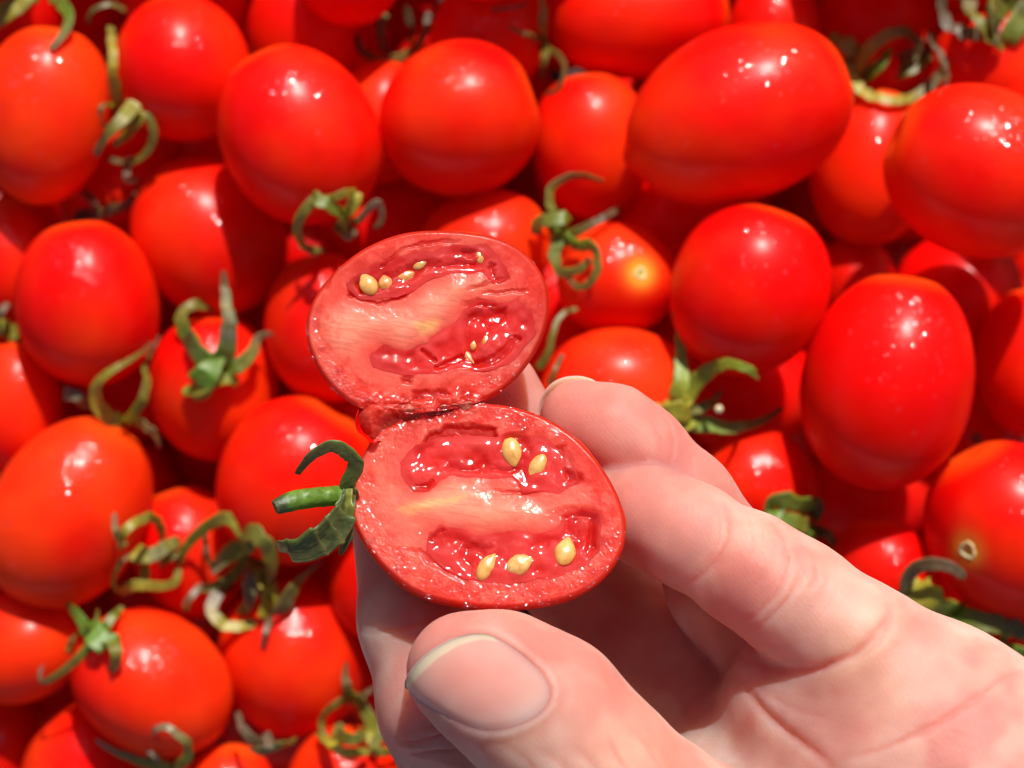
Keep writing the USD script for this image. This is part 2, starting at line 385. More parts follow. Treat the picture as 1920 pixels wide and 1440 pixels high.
def cap_drops(v, f, cen, seed, n):
    """Little beads of dew sitting on the skin, gathered in patches where it faces up to the light."""
    r = np.random.default_rng(seed)
    tri = v[f]; c = tri.mean(1)
    nn = np.cross(tri[:, 1] - tri[:, 0], tri[:, 2] - tri[:, 0]); ar = np.linalg.norm(nn, axis=1); nn = nn / np.maximum(ar, 1e-16)[:, None]
    toward = SUN + np.array([0, 0, 1.0]); toward /= np.linalg.norm(toward)
    ang = np.degrees(np.arccos(np.clip(nn @ toward, -1, 1)))
    cl = smoothstep(.40, .60, fbm(c, 230, seed, 2))
    w = ar * (np.exp(-(ang / 20) ** 2) * (cl + .12) + .03 * (ang < 60))
    pick = r.choice(len(f), n, p=w / w.sum())
    V, FF, k = [], [], 0
    for i in pick:
        R = r.uniform(.00016, .00040) * (1.5 if r.random() < .08 else 1)
        a, b = lens(r.dirichlet([1, 1, 1]) @ tri[i], nn[i], R, R * r.uniform(.10, .22))
        V.append(a); FF.append(b + k); k += len(a)
    return np.vstack(V), np.vstack(FF)


tom['T7']['tip'] = 0.07
HV = np.array([.08, .41, .91])
for i, k in enumerate(names):
    t = tom[k]
    v, f, col, cen = tomato_mesh(t, 100 + i)
    if k in scars:
        sx, sy, sr, mode = scars[k]
        ds = float(front_depth(np.array([sx]), np.array([sy]), [k])[0])
        pv = np.stack([960 + v[:, 0] / (CAMZ - v[:, 2]) * F, 720 - v[:, 1] / (CAMZ - v[:, 2]) * F], -1)
        near_ = np.argsort(np.hypot(pv[:, 0] - sx, pv[:, 1] - sy) + 1e4 * (v[:, 2] < cen[2]))[:4]
        ds = float(CAMZ - v[near_, 2].mean()); sp = P(sx, sy, ds); rm = sr * ds / F
        dist = np.linalg.norm(v - sp, axis=1)
        h = np.exp(-(dist / (rm * (1.3 if mode == 1 else 1.35))) ** 2)
        if mode: col = col + (YELLOW - col) * np.clip(h * 1.25, 0, .95)[:, None]
        v = v - ((v - cen) / np.linalg.norm(v - cen, axis=1, keepdims=True)) * (np.exp(-(dist / (rm * 1.3)) ** 2) * rm * .35)[:, None]
    path, org = thing('cherry_tomato', t['lab'], 'tomato', cen, group='cherry tomatoes in the pile')
    tpath[k], tcen[k] = path, cen
    part(path, 'skin', (v, f), 'tomato_skin', cen, color=col)
    if t['lay'] < 2:
        dv, df = cap_drops(v, f, cen, 900 + i, 80 if k in ('T9', 'T12', 'T16', 'T29', 'T30', 'T26', 'T1') else int(rng.uniform(14, 50)))
        part(path, 'dew_drops', (dv, df), 'dew', cen, kind='stuff')
    if k in scars:                                                    # the corky ring left where the stalk broke off
        nz = (sp - cen) / np.linalg.norm(sp - cen); x = np.cross(nz, [0, 1, 0.1]); x /= np.linalg.norm(x); y = np.cross(nz, x)
        rows = [(0, -.10), (.28, -.02), (.5, -.16), (.72, .16), (.95, .12), (1.1, -.3)]
        nu = 28; vs, cs = [], []
        cc = [(.28, .30, .05), (.30, .34, .06), (.34, .38, .10), (.62, .58, .34), (.60, .45, .16), (.70, .25, .04)] if mode else [(.10, .06, .03)] * 6
        for (rr_, hh), c_ in zip(rows, cc):
            for q in range(nu):
                an = 2 * math.pi * q / nu; wob = 1 + .10 * math.sin(3 * an + 1) + .06 * math.sin(7 * an)
                vs.append(sp - nz * rm * .28 + rm * (.62 if mode == 1 else .95) * (rr_ * wob * (math.cos(an) * x + math.sin(an) * y) + nz * hh)); cs.append(c_)
        part(path, 'stem_scar', (np.array(vs), grid_faces(nu, 6)), 'scar', cen, color=cs)

# tomatoes deeper down, glimpsed dark in the gaps
R3 = [(P(*t['px'], t['d']), t['d'] / F * (t['a'] * .35 + t['b'] * .65)) for t in tom.values()]
cs_, rs_ = np.array([c for c, _ in R3]), np.array([r for _, r in R3])
fill = []
TP, TB, TD = np.array([t['px'] for t in tom.values()]), np.array([t['b'] for t in tom.values()]), np.array([t['d'] for t in tom.values()])
for _ in range(2600):
    px, py, r = rng.uniform(-150, 2070), rng.uniform(-420, 1560), rng.uniform(.0105, .0128)
    if 760 < px < 1500 and py > 900: continue
    # it settles as high as it can, but never before the tomatoes the photograph shows
    over = np.hypot(px - TP[:, 0], py - TP[:, 1]) < TB + r / .30 * F * .6
    d0 = max(.276, (TD[over] + .004).max() if over.any() else .276)
    for d in np.arange(d0, .375, .002):
        c = P(px, py, d)
        if (np.linalg.norm(cs_ - c, axis=1) >= .95 * (rs_ + r)).all():
            cs_ = np.vstack([cs_, c]); rs_ = np.append(rs_, r); fill.append((px, py, d, r)); break
# which of them can be seen between the others, and how much of each
gx, gy = np.meshgrid(np.arange(0, 1920, 6.0), np.arange(0, 1440, 6.0)); gx, gy = gx.ravel(), gy.ravel()
zb, who = front_depth(gx, gy), np.full(len(gx), -1)
for j, (px, py, d, r) in enumerate(fill):
    q = ((gx - px) ** 2 + (gy - py) ** 2) / (r / d * F) ** 2
    dd = np.where(q < 1, d - r * np.sqrt(np.clip(1 - q, 0, 1)), 9); m_ = dd < zb
    zb[m_], who[m_] = dd[m_], j
SHORT = dict(T1='large orange-red tomato at the upper left edge', T2='round tomato second from the left along the top', T3='big plump tomato above the curly calyx', T4='round glossy tomato in the upper middle',
             T5='half-shaded tomato beside the slanted oval', T6='plain tomato cut by the top edge', T7='large slanted oval tomato', T8='upright shaded tomato under the ring-shaped calyx', T9='large tomato cut by the right edge near the top',
             T10='plump tomato above the green star calyx', T11='small glinting tomato above the upright oval', T12='big upright oval tomato', T13='tomato cut by the right edge at mid height', T14='tomato with the cream stem scar',
             T15='tomato above the palm edge', T16='tomato touching the fingers', T17='orange-red tomato behind the fingertips', T18='tomato with the yellow-ringed scar', T19='orange-red tomato behind the cut tomato', T20='tomato behind the thin pointed sepal',
             T21='smooth oval tomato in the left column', T22='tomato at the left edge beside the smooth oval', T23='tomato crowned by a green calyx', T24='tomato half hidden by the cut tomato', T25='tomato behind the cut stalk', T26='large orange oval tomato',
             T27='tomato above the large orange oval', T28='tomato under the twisted calyxes', T29='dewy tomato with the spidery calyx', T30='round tomato left of the fingers', T31='tomato with the strong glint at the left edge',
             T32='tomato in the lower left corner', T33='little tomato top at the bottom edge', T34='tomato at the bottom edge beside the hand', T35='plain tomato cut by two edges', T39='tomato under the thin dry stalk', T40='blurred tomato behind the slanted oval', T42='tomato in the upper right corner')
taken = set()
for j, (px, py, d, r) in enumerate(fill):
    see = who == j
    if see.sum() < 2 and -15 < py: continue
    lab = 'dark red tomato deep down in a shaded gap of the pile, barely seen'
    if see.sum() >= 22:
        mx, my = gx[see].mean(), gy[see].mean()
        for k in sorted(SHORT, key=lambda k: np.hypot(*(tom[k]['px'] - (mx, my))))[:3]:
            dx, dy = np.array([mx, my]) - tom[k]['px']
            side = ('right of' if dx > 0 else 'left of') if abs(dx) > abs(dy) else ('below' if dy > 0 else 'above')
            new = f'dark tomato deep down {side} the {SHORT[k]}'
            if new not in taken and len(new.split()) <= 16:
                taken.add(new); lab = new; break
    t = dict(px=np.array([px, py]), a=F * r * 1.12 / d, b=F * r * .97 / d, ang=rng.uniform(0, 6.28), lay=2, hue=.15, d=d)
    v, f, col, cen = tomato_mesh(t, 500 + j, 40, 26)
    path, org = thing('cherry_tomato', lab, 'tomato', cen, group='tomatoes deep in the shaded gaps')
    part(path, 'skin', (v, f), 'tomato_skin', cen, color=col)

gv = np.array([[-.6, -.6, 0], [.6, -.6, 0], [.6, .6, 0], [-.6, .6, 0.]])
g = usdkit.mesh(stage, '/World/ground', (gv, np.array([[0, 1, 2], [0, 2, 3]])), L['ground'])
g.GetPrim().SetCustomDataByKey('kind', 'structure')

# ------------------------------------------------------------------ dried calyxes and stalks
GB = (.15, .24, .018)
OL, GR, BR, YG, GY, DK = (.115, .115, .012), (.085, .165, .010), (.070, .048, .022), (.28, .25, .020), (.15, .12, .075), (.032, .030, .010)


def sepal(pts, widths, cols, seed, thick=.45, grooves=0, n=None, nc=10):
    """A leathery strip along 3-D points: widths in metres at the points, colours from base to tip."""
    r = np.random.default_rng(seed)
    pts = np.asarray(pts, float); m = len(pts)
    n = n or max(14, 6 * m)
    s = np.concatenate([[0], np.cumsum(np.linalg.norm(np.diff(pts, axis=0), axis=1))]); u = np.linspace(0, s[-1], n)
    c = (CubicSpline(s, pts) if m > 2 else lambda q: pts[0] + (pts[-1] - pts[0]) * (q / s[-1])[:, None])(u)
    w = np.interp(u, s, widths)
    tg = np.gradient(c, axis=0); tg /= np.linalg.norm(tg, axis=1, keepdims=True)
    c = c + (meshkit.noise(np.stack([u * 900, u * 0 + seed, u * 0], -1), seed)[:, None] - .5) * w[:, None] * .25 * np.array([1, 1, .6])
    up = np.array([r.uniform(-.35, .35), r.uniform(-.35, .35), 1.0])
    sd = np.cross(tg, up); sd /= np.maximum(np.linalg.norm(sd, axis=1, keepdims=True), 1e-9)
    nm = np.cross(sd, tg)
    tw = r.uniform(-.5, .5) + r.uniform(-.8, .8) * np.linspace(0, 1, n)
    sd, nm = sd * np.cos(tw)[:, None] + nm * np.sin(tw)[:, None], nm * np.cos(tw)[:, None] - sd * np.sin(tw)[:, None]
    an = np.arange(nc) * 2 * math.pi / nc
    w = w * (1 + .12 * (meshkit.noise(np.stack([u * 1400, u * 0, u * 0 + seed], -1), seed) - .5))
    w[0] *= .5; w[-1] *= .25
    x, y = np.cos(an), np.sin(an)
    prof = np.stack([x * .5, y * .5 * thick + .22 * (x * x) * (1 - thick)], -1)
    if grooves: prof[:, 1] += .016 * np.cos(grooves * x * math.pi)
    v = c[:, None] + w[:, None, None] * (prof[None, :, :1] * sd[:, None] + prof[None, :, 1:] * nm[:, None])
    v = v.reshape(-1, 3)
    f = grid_faces(nc, n)
    k = len(v); v = np.vstack([v, c[:1], c[-1:]])
    f = np.vstack([f, [(k, (i + 1) % nc, i) for i in range(nc)], [(k + 1, (n - 1) * nc + i, (n - 1) * nc + (i + 1) % nc) for i in range(nc)]])
    nn = np.cross(v[f[:, 1]] - v[f[:, 0]], v[f[:, 2]] - v[f[:, 0]])
    if (nn * (v[f].mean(1) - c[np.minimum(f[:, 0] // nc, n - 1)])).sum() < 0: f = f[:, ::-1]
    cols = np.asarray(cols, float); q = np.linspace(0, len(cols) - 1, n)
    cl = np.stack([np.interp(q, np.arange(len(cols)), cols[:, z]) for z in range(3)], -1)
    cv = np.vstack([np.repeat(cl, nc, 0), cl[:1], cl[-1:]])
    cv = cv * (.7 + .6 * fbm(v, 1500, seed, 2))[:, None]
    return v, f, cv


# owner: strokes of (points, width in pixels at base and tip, colours)
CAL = [
 ('T49', [([(0, 34), (30, 12), (70, -8)], 34, 30, (YG, OL)), ([(96, -6), (126, 18), (130, 46), (112, 74), (94, 96)], 20, 10, (OL, GR, BR))]),
 ('T1', [([(168, 44), (172, 24), (196, 10), (236, 22)], 12, 8, (DK, OL)), ([(206, 52), (210, 100), (212, 150), (224, 196)], 16, 20, (OL, YG, YG)),
         ([(252, 196), (222, 232), (196, 262), (182, 292)], 30, 12, (YG, OL, BR)), ([(266, 204), (244, 246), (212, 272)], 26, 14, (YG, OL, BR)),
         ([(272, 214), (288, 254), (272, 290), (236, 304), (202, 296)], 16, 10, (OL, OL, BR)), ([(212, 206), (194, 196), (188, 216), (200, 232)], 12, 8, (OL, BR)),
         ([(246, 304), (238, 334), (262, 338)], 14, 10, (BR, GY))]),
 ('T50', [([(160, 362), (178, 386), (188, 404)], 14, 8, (BR, GY)), ([(140, 404), (190, 400), (246, 384)], 20, 12, (DK, BR)), ([(200, 388), (250, 372), (262, 346)], 14, 8, (BR, BR))]),
 ('T47', [([(596, 372), (570, 396), (558, 430), (574, 466), (602, 466)], 20, 12, (OL, OL, OL)), ([(586, 374), (622, 388), (646, 412), (660, 436)], 26, 16, (OL, GR, BR)),
          ([(664, 366), (660, 392), (640, 414), (626, 430)], 24, 16, (YG, OL, DK)), ([(592, 366), (630, 368), (660, 360), (672, 382)], 18, 12, (OL, YG, OL)),
          ([(664, 408), (690, 392), (706, 380), (714, 414), (700, 424)], 14, 8, (BR, GY, BR)), ([(640, 426), (652, 444), (668, 430)], 16, 10, (OL, GY)), ([(606, 470), (584, 476), (564, 462)], 14, 8, (DK, GY))]),
 ('T36', [([(672, 64), (680, 96), (712, 112), (758, 104), (792, 72), (802, 24)], 16, 12, (DK, OL, OL, DK)), ([(718, 26), (712, 60), (722, 100)], 22, 14, (OL, DK)), ([(760, 18), (772, 50), (770, 84)], 16, 10, (DK, DK))]),
 ('T19', [([(1042, 426), (1030, 384), (1034, 350), (1062, 332), (1100, 330), (1132, 340)], 24, 8, (GR, OL, BR, BR)), ([(1062, 444), (1100, 426), (1132, 408), (1162, 392)], 18, 10, (OL, BR, BR)),
          ([(1050, 440), (1088, 456), (1116, 470), (1122, 500), (1106, 530), (1080, 536), (1064, 514)], 30, 8, (GR, GR, OL, OL, BR)),
          ([(1040, 436), (1042, 476), (1052, 508), (1080, 506), (1104, 482)], 26, 12, (GR, OL, OL)), ([(1060, 420), (1030, 412), (1006, 424), (1006, 442)], 30, 20, (GR, OL, BR))]),
 ('T39', [([(1016, -4), (1018, 40), (1022, 82)], 13, 18, (YG, OL)), ([(1022, 76), (1020, 112), (1016, 150)], 20, 10, (OL, OL, DK)), ([(1024, 90), (1056, 118), (1056, 150), (1026, 172)], 11, 8, (OL, DK)),
          ([(1016, 74), (984, 64), (954, 48)], 10, 6, (OL, BR)), ([(922, 18), (962, 14), (1000, 4)], 7, 6, (BR, BR))]),
 ('T8', [([(1606, 84), (1592, 122), (1612, 168), (1662, 188), (1718, 180), (1756, 148), (1772, 104)], 18, 12, (OL, YG, YG, OL, GY)), ([(1606, 136), (1630, 92), (1668, 66), (1708, 66), (1726, 90)], 22, 12, (YG, YG, OL, GY)),
         ([(1618, 146), (1652, 122), (1666, 92)], 28, 18, (GR, GR)), ([(1686, 134), (1724, 118), (1744, 92)], 30, 16, (OL, OL, DK)), ([(1572, 76), (1592, 84), (1608, 104)], 26, 18, (YG, OL)),
         ([(1744, 60), (1756, 92), (1772, 124), (1760, 180)], 12, 8, (GY, BR, BR)), ([(1686, 112), (1714, 96), (1746, 96)], 14, 10, (DK, BR))]),
 ('T42', [([(1766, -8), (1772, 36), (1796, 60), (1838, 58)], 16, 20, (DK, BR, GY)), ([(1808, -6), (1826, 34), (1854, 70), (1880, 88)], 20, 16, (GY, OL, OL)), ([(1876, -8), (1862, 30), (1868, 74)], 50, 24, (OL, OL, DK)), ([(1926, 14), (1904, 50), (1884, 84)], 40, 24, (DK, OL, GR))]),
 ('T23', [([(372, 648), (346, 620), (344, 590), (366, 574), (402, 582)], 34, 16, (GR, OL, OL)), ([(396, 694), (378, 668), (352, 626), (350, 604)], 40, 20, (GR, DK, OL)),
          ([(404, 690), (424, 640), (426, 576), (418, 506)], 44, 8, (GR, DK, OL, BR)), ([(420, 692), (458, 676), (478, 648), (486, 630), (512, 628)], 36, 8, (GR, OL, GY)),
          ([(352, 724), (382, 730), (412, 714), (442, 724)], 22, 18, (GR, YG, GR)), ([(376, 722), (396, 690), (404, 664)], 58, 30, (GR, GR, OL))]),
 ('T26', [([(228, 792), (192, 772), (178, 738), (206, 700), (250, 672), (286, 640)], 30, 8, (YG, YG, OL, BR)), ([(230, 792), (262, 756), (274, 712), (268, 680)], 26, 14, (GR, OL, OL)), ([(278, 672), (288, 652), (300, 628)], 8, 5, (BR, BR)),
          ([(124, 736), (150, 748), (166, 764)], 26, 16, (GY, DK)), ([(256, 790), (284, 806), (300, 838)], 22, 10, (OL, GY))]),
 ('T28', [([(230, 1022), (216, 996), (216, 962)], 18, 9, (OL, GY)), ([(226, 1012), (250, 982), (282, 972), (300, 988), (302, 1014)], 18, 16, (YG, OL, BR)), ([(250, 1036), (282, 1040), (316, 1024), (338, 1016)], 34, 20, (YG, OL, OL)),
          ([(240, 1042), (218, 1072), (214, 1096), (240, 1110)], 16, 12, (GY, YG, YG)), ([(238, 1110), (266, 1096), (300, 1098), (326, 1092), (332, 1064)], 20, 14, (YG, YG, OL)), ([(266, 1044), (274, 1072), (262, 1096)], 26, 14, (YG, OL)), ([(300, 1056), (320, 1046), (340, 1030)], 24, 16, (DK, OL))]),
 ('T30', [([(466, 1004), (430, 974), (384, 990), (352, 1022), (332, 1062)], 26, 14, (YG, OL, GR, OL)), ([(462, 1000), (498, 1018), (508, 1062), (486, 1110)], 32, 22, (OL, OL, GY)), ([(466, 1016), (430, 1040), (398, 1070)], 38, 22, (GR, GR, (.35, .36, .2))),
          ([(462, 1040), (440, 1078), (404, 1100), (370, 1106)], 26, 14, (GR, GR, OL)), ([(374, 1104), (356, 1122), (346, 1148)], 14, 10, (GY, GY)), ([(384, 1000), (388, 1034), (402, 1072)], 12, 10, (BR, DK)),
          ([(440, 1094), (404, 1120), (400, 1154), (432, 1174), (482, 1164)], 26, 18, (BR, GY, YG, YG)), ([(484, 1046), (502, 1100), (492, 1160)], 46, 26, (OL, YG, YG)), ([(460, 1082), (470, 1122), (450, 1152)], 26, 16, (GY, OL)),
          ([(508, 1160), (498, 1184), (492, 1216)], 14, 7, (BR, GY)), ([(528, 1148), (546, 1104), (578, 1070), (604, 1048)], 36, 14, (BR, OL, GY))]),
 ('T29', [([(182, 1192), (156, 1168), (138, 1142), (128, 1126)], 26, 16, (GR, GR, OL)), ([(190, 1188), (206, 1164), (230, 1138)], 22, 10, (GR, OL)), ([(178, 1198), (148, 1232), (110, 1262), (72, 1276), (80, 1246)], 18, 9, (GR, OL, OL, GY)),
          ([(190, 1200), (214, 1218), (218, 1240), (196, 1252)], 32, 12, (GR, OL, BR)), ([(196, 1210), (180, 1192), (162, 1182)], 48, 30, (GR, GR, OL)), ([(180, 1182), (182, 1160), (184, 1142)], 16, 6, (OL, OL)), ([(150, 1186), (132, 1206), (128, 1226)], 16, 8, (OL, BR))]),
 ('T34', [([(660, 1316), (648, 1282), (652, 1240)], 24, 9, (OL, BR)), ([(664, 1304), (630, 1318), (604, 1346), (606, 1380)], 20, 10, (OL, OL, OL)), ([(604, 1378), (640, 1408), (690, 1408)], 22, 14, (OL, YG, OL)),
          ([(664, 1308), (690, 1334), (694, 1396)], 28, 20, (OL, OL, YG)), ([(664, 1308), (690, 1298), (708, 1282)], 14, 7, (BR, BR)), ([(726, 1336), (714, 1372), (700, 1408)], 24, 18, (OL, OL)), ([(700, 1412), (730, 1408), (756, 1412)], 18, 12, (OL, YG)), ([(640, 1372), (664, 1384), (684, 1372)], 28, 18, (OL, OL))]),
 ('T32', [([(326, 1444), (282, 1430), (230, 1412), (178, 1386)], 24, 9, (YG, OL, GY)), ([(326, 1444), (352, 1414), (344, 1386), (286, 1380)], 20, 12, (OL, OL, GY)), ([(300, 1432), (290, 1416), (276, 1408)], 12, 7, (GY, GY))]),
 ('T33', [([(492, 1392), (466, 1376), (446, 1334)], 22, 10, (GY, BR)), ([(478, 1408), (520, 1398), (556, 1386)], 24, 16, (BR, OL)), ([(500, 1384), (504, 1398), (490, 1410)], 20, 14, (GY, BR))]),
 ('T17', [([(1268, 760), (1276, 706), (1276, 646), (1262, 584)], 36, 7, (YG, GB, GB, BR)), ([(1276, 764), (1304, 716), (1340, 690), (1376, 684), (1412, 706)], 40, 10, (YG, GB, GB, BR)), ([(1290, 768), (1328, 758), (1352, 734)], 24, 8, (OL, OL, GY)),
          ([(1278, 788), (1330, 798), (1396, 800), (1440, 784), (1470, 762)], 34, 8, (GB, GB, OL, BR)), ([(1250, 774), (1276, 772), (1302, 768)], 48, 26, (YG, YG, GB)), ([(1258, 800), (1286, 796), (1310, 782)], 34, 16, (YG, GB))]),
 ('T16', [([(1446, 956), (1470, 938), (1502, 944), (1530, 972)], 40, 22, (OL, GR, DK)), ([(1444, 960), (1488, 980), (1540, 1000)], 34, 22, (GR, OL, DK)), ([(1520, 976), (1530, 954), (1526, 932)], 36, 24, (DK, OL)), ([(1536, 994), (1556, 1002), (1562, 1028)], 20, 10, (OL, BR)), ([(1488, 1000), (1516, 1006), (1540, 1000)], 24, 14, (GR, GR))]),
 ('T15', [([(1730, 1130), (1694, 1104), (1708, 1070), (1756, 1056), (1812, 1084)], 26, 12, (OL, BR, BR, BR)), ([(1716, 1090), (1744, 1122), (1800, 1150)], 44, 30, (YG, YG, GR)), ([(1790, 1150), (1836, 1164), (1880, 1172), (1924, 1192)], 34, 22, (GR, OL, BR)), ([(1884, 1212), (1908, 1222), (1936, 1228)], 24, 16, (GR, OL))]),
 ('T22', [([(-14, 612), (12, 620), (36, 628)], 40, 26, (YG, OL)), ([(-6, 596), (6, 580), (14, 570)], 18, 9, (BR, GY))]),
 ('T18', [([(1006, 690), (1032, 648), (1044, 604), (1084, 580)], 14, 8, (GR, OL, OL)), ([(1030, 724), (1040, 694), (1056, 664)], 11, 7, (OL, BR))]),
]
ci = 0
for owner, strokes in CAL:
    o = tpath[owner]
    allp = np.vstack([np.array(s[0], float) for s in strokes])
    dd = front_depth(allp[:, 0], allp[:, 1]); dd = dd[dd < 1]
    near, base = (dd.min(), float(np.percentile(dd, 22))) if len(dd) else (tom[owner]['d'] - .012,) * 2
    holder = fresh(o, 'calyx'); UsdGeom.Xform.Define(stage, holder)
    for j, (pts, w0, w1, cols) in enumerate(strokes):
        ci += 1
        p = np.array(pts, float); q = curve(p, max(len(p), 5))
        fd = front_depth(q[:, 0], q[:, 1]); fd = np.where(fd > 1, base + .004, fd)
        fd = np.clip(fd, base - .03, base + .007)
        for _ in range(2): fd[1:-1] = np.minimum(fd[1:-1], (fd[:-2] + fd[1:-1] * 2 + fd[2:]) / 4)
        s = np.linspace(0, 1, len(q))
        r = np.random.default_rng(ci)
        lift = .0008 + (.5 + .8 * r.random()) * .0035 * np.sin(math.pi * np.clip(s * 1.1, 0, 1)) ** 1.0 + .0008 * (j % 3)
        d = fd - lift
        wid = np.interp(s, [0, 1], [w0, w1]) * d / F
        v, f, cv = sepal(P(q[:, 0], q[:, 1], d), wid * (1.45 if owner in ('T8', 'T42', 'T15', 'T49') else 1.1), cols, ci, thick=.30)
        part(holder, 'sepal', (v, f), 'green', tcen[owner], color=cv)
    if owner == 'T17':
        dsc = base - .006; c0 = P(1348, 767, dsc)
        sph = trimesh.creation.icosphere(2, .00065); sph.apply_scale([1, 1, .6]); sph.apply_translation(c0)
        part(holder, 'stalk_end', sph, 'scar', tcen[owner], color=np.tile([.5, .42, .25], (len(sph.vertices), 1)))

# ------------------------------------------------------------------ the cut tomato
Z2 = lambda pts: np.array(pts, float) / 3.84 + (560, 420)        # coordinates read off enlargements of the photograph
Z3 = lambda pts: np.array(pts, float) / 3.4286 + (640, 740)
MM = 1e-3
LOW = closed_curve([(655, 927), (657, 903), (668, 871), (688, 838), (715, 806), (765, 780), (850, 762), (932, 755), (969, 763), (1013, 778), (1057, 801), (1095, 830), (1120, 865), (1143, 903), (1165, 941),
                    (1175, 979), (1171, 1017), (1153, 1058), (1121, 1096), (1077, 1125), (1019, 1143), (940, 1150), (862, 1145), (821, 1137), (777, 1121), (736, 1096), (704, 1061), (678, 1020), (661, 980)], 720)
LOW = LOW + (np.array([912., 955.]) - LOW) / np.linalg.norm(np.array([912., 955.]) - LOW, axis=1, keepdims=True) * (11 * smoothstep(940, 1080, LOW[:, 1]) * smoothstep(1190, 1000, LOW[:, 0]))[:, None]
UPP = closed_curve([(573, 602), (576, 585), (587, 562), (603, 538), (625, 510), (664, 477), (706, 452), (755, 436), (807, 430), (859, 432), (911, 440), (951, 452), (987, 473), (1013, 503), (1026, 537),
                    (1029, 571), (1023, 618), (1008, 654), (987, 684), (961, 713), (930, 742), (870, 762), (800, 772), (730, 776), (677, 768), (633, 735), (607, 706), (588, 675), (577, 641)], 720)
HIN = closed_curve([(672, 764), (668, 790), (667, 808), (682, 816), (700, 830), (716, 812), (765, 788), (845, 773), (895, 764), (912, 757), (898, 746), (868, 747), (800, 750), (730, 750), (690, 752)], 360)
CAMP = np.array([0, 0, CAMZ])


class Plane:
    def __init__(s, c, d, ty, tx=0.0):
        s.o = P(c[0], c[1], d)
        s.n = np.array([math.sin(tx), math.sin(ty), math.cos(ty)]); s.n /= np.linalg.norm(s.n)
    def at(s, p):
        r = np.stack([(p[:, 0] - 960) / F, (720 - p[:, 1]) / F, -np.ones(len(p))], -1)
        return CAMP + r * ((s.o - CAMP) @ s.n / (r @ s.n))[:, None]


PLOW = Plane((915, 950), HAND, math.radians(18), math.radians(-3))
PUPP = Plane((800, 640), HAND + .0046, math.radians(9), math.radians(4))


def rings(outline, c, nr):
    rho = np.linspace(0, 1, nr) ** .9
    p = c + (outline[None] - c) * rho[:, None, None]
    return p.reshape(-1, 2), np.repeat(rho, len(outline))


def bowl(outline, c, pl, depth, seed, rows=26, power=2.15, drop=0.0):
    """The outer skin of a half: from the cut rim round behind it."""
    base = pl.at(outline); cen = pl.at(np.array([c]))[0]
    v = []
    for t in np.linspace(0, 1, rows):
        k = (1 - t ** power) ** (1 / power) if t < 1 else 0.0
        v.append(cen + (base - cen) * (k * .998 + .002) - pl.n * (depth * t + drop))
    v = np.vstack(v)
    v = v + (fbm(v, 180, seed, 2)[:, None] - .5) * .0006 * np.linalg.norm(v - cen, axis=1, keepdims=True) / .012
    return v, grid_faces(len(outline), rows)


def orient(v, f, toward):
    n = np.cross(v[f[:, 1]] - v[f[:, 0]], v[f[:, 2]] - v[f[:, 0]])
    return f if (n @ toward).sum() > 0 else f[:, ::-1]


C = dict(pink=(.80, .118, .076), peach=(.80, .26, .165), yellow=(.76, .42, .14), wall=(.68, .026, .014), red=(.47, .008, .004), dark=(.36, .005, .004), skin=(.60, .016, .006),
         gel=(.80, .046, .038), gelred=(.72, .014, .008), rose=(.70, .055, .038))
C = {k: np.array(v) * .95 for k, v in C.items()}


def blend(col, c, w): return col + (C[c] - col) * np.clip(w, 0, 1)[:, None]


def warp(p, seed, amp=9, s=1 / 26):
    return p + amp * 2 * (np.stack([fbm(p, s, seed, 2), fbm(p, s, seed + 31, 2)], -1) - .5)


cut, CO = thing('cut_tomato', 'tomato cut lengthwise and hinged open, seeds and wet flesh showing, held by the fingers', 'tomato', PLOW.o)


def seeds(parent, pl, items, level, seed):
    for i, (x, y, a, b, ang, lift, tone) in enumerate(items):
        s = trimesh.creation.icosphere(3); v = s.vertices.copy()
        taper = 1 - .36 * smoothstep(-.1, 1.1, v[:, 0]) - .0 * v[:, 0]
        v[:, 1] *= taper; v[:, 2] *= taper
        r = np.random.default_rng(seed + i)
        v += (fbm(v, 2.2, seed + i, 2)[:, None] - .5) * .12
        c = pl.at(np.array([[x, y]]))[0]; mpp = (CAMZ - c[2]) / F
        an = math.radians(ang); ex = np.array([math.cos(an), math.sin(an), 0]); ex -= pl.n * (ex @ pl.n); ex /= np.linalg.norm(ex); ey = np.cross(pl.n, ex)
        tl = r.uniform(-.25, .25); ex2, n2 = ex * math.cos(tl) + pl.n * math.sin(tl), pl.n * math.cos(tl) - ex * math.sin(tl)
        w = c + pl.n * (level + lift + .13) * MM + mpp * (v[:, :1] * a * ex2 + v[:, 1:2] * b * ey + v[:, 2:] * min(b * .58, 13) * n2)
        base = np.array([(.74, .35, .07), (.70, .21, .035), (.78, .44, .13)][tone])
        m = smoothstep(.35, .75, fbm(v, 1.3, seed + 40 + i, 2))
        col = base * (1 - .0 * m[:, None]) + (np.array([.70, .27, .05]) - base) * (m * .55)[:, None]
        col = col + (np.array([.80, .56, .27]) - col) * (smoothstep(.1, .9, v[:, 2]) * .15)[:, None]
        part(parent, 'seed', (w, np.array(s.faces)), 'seed', CO, color=col)


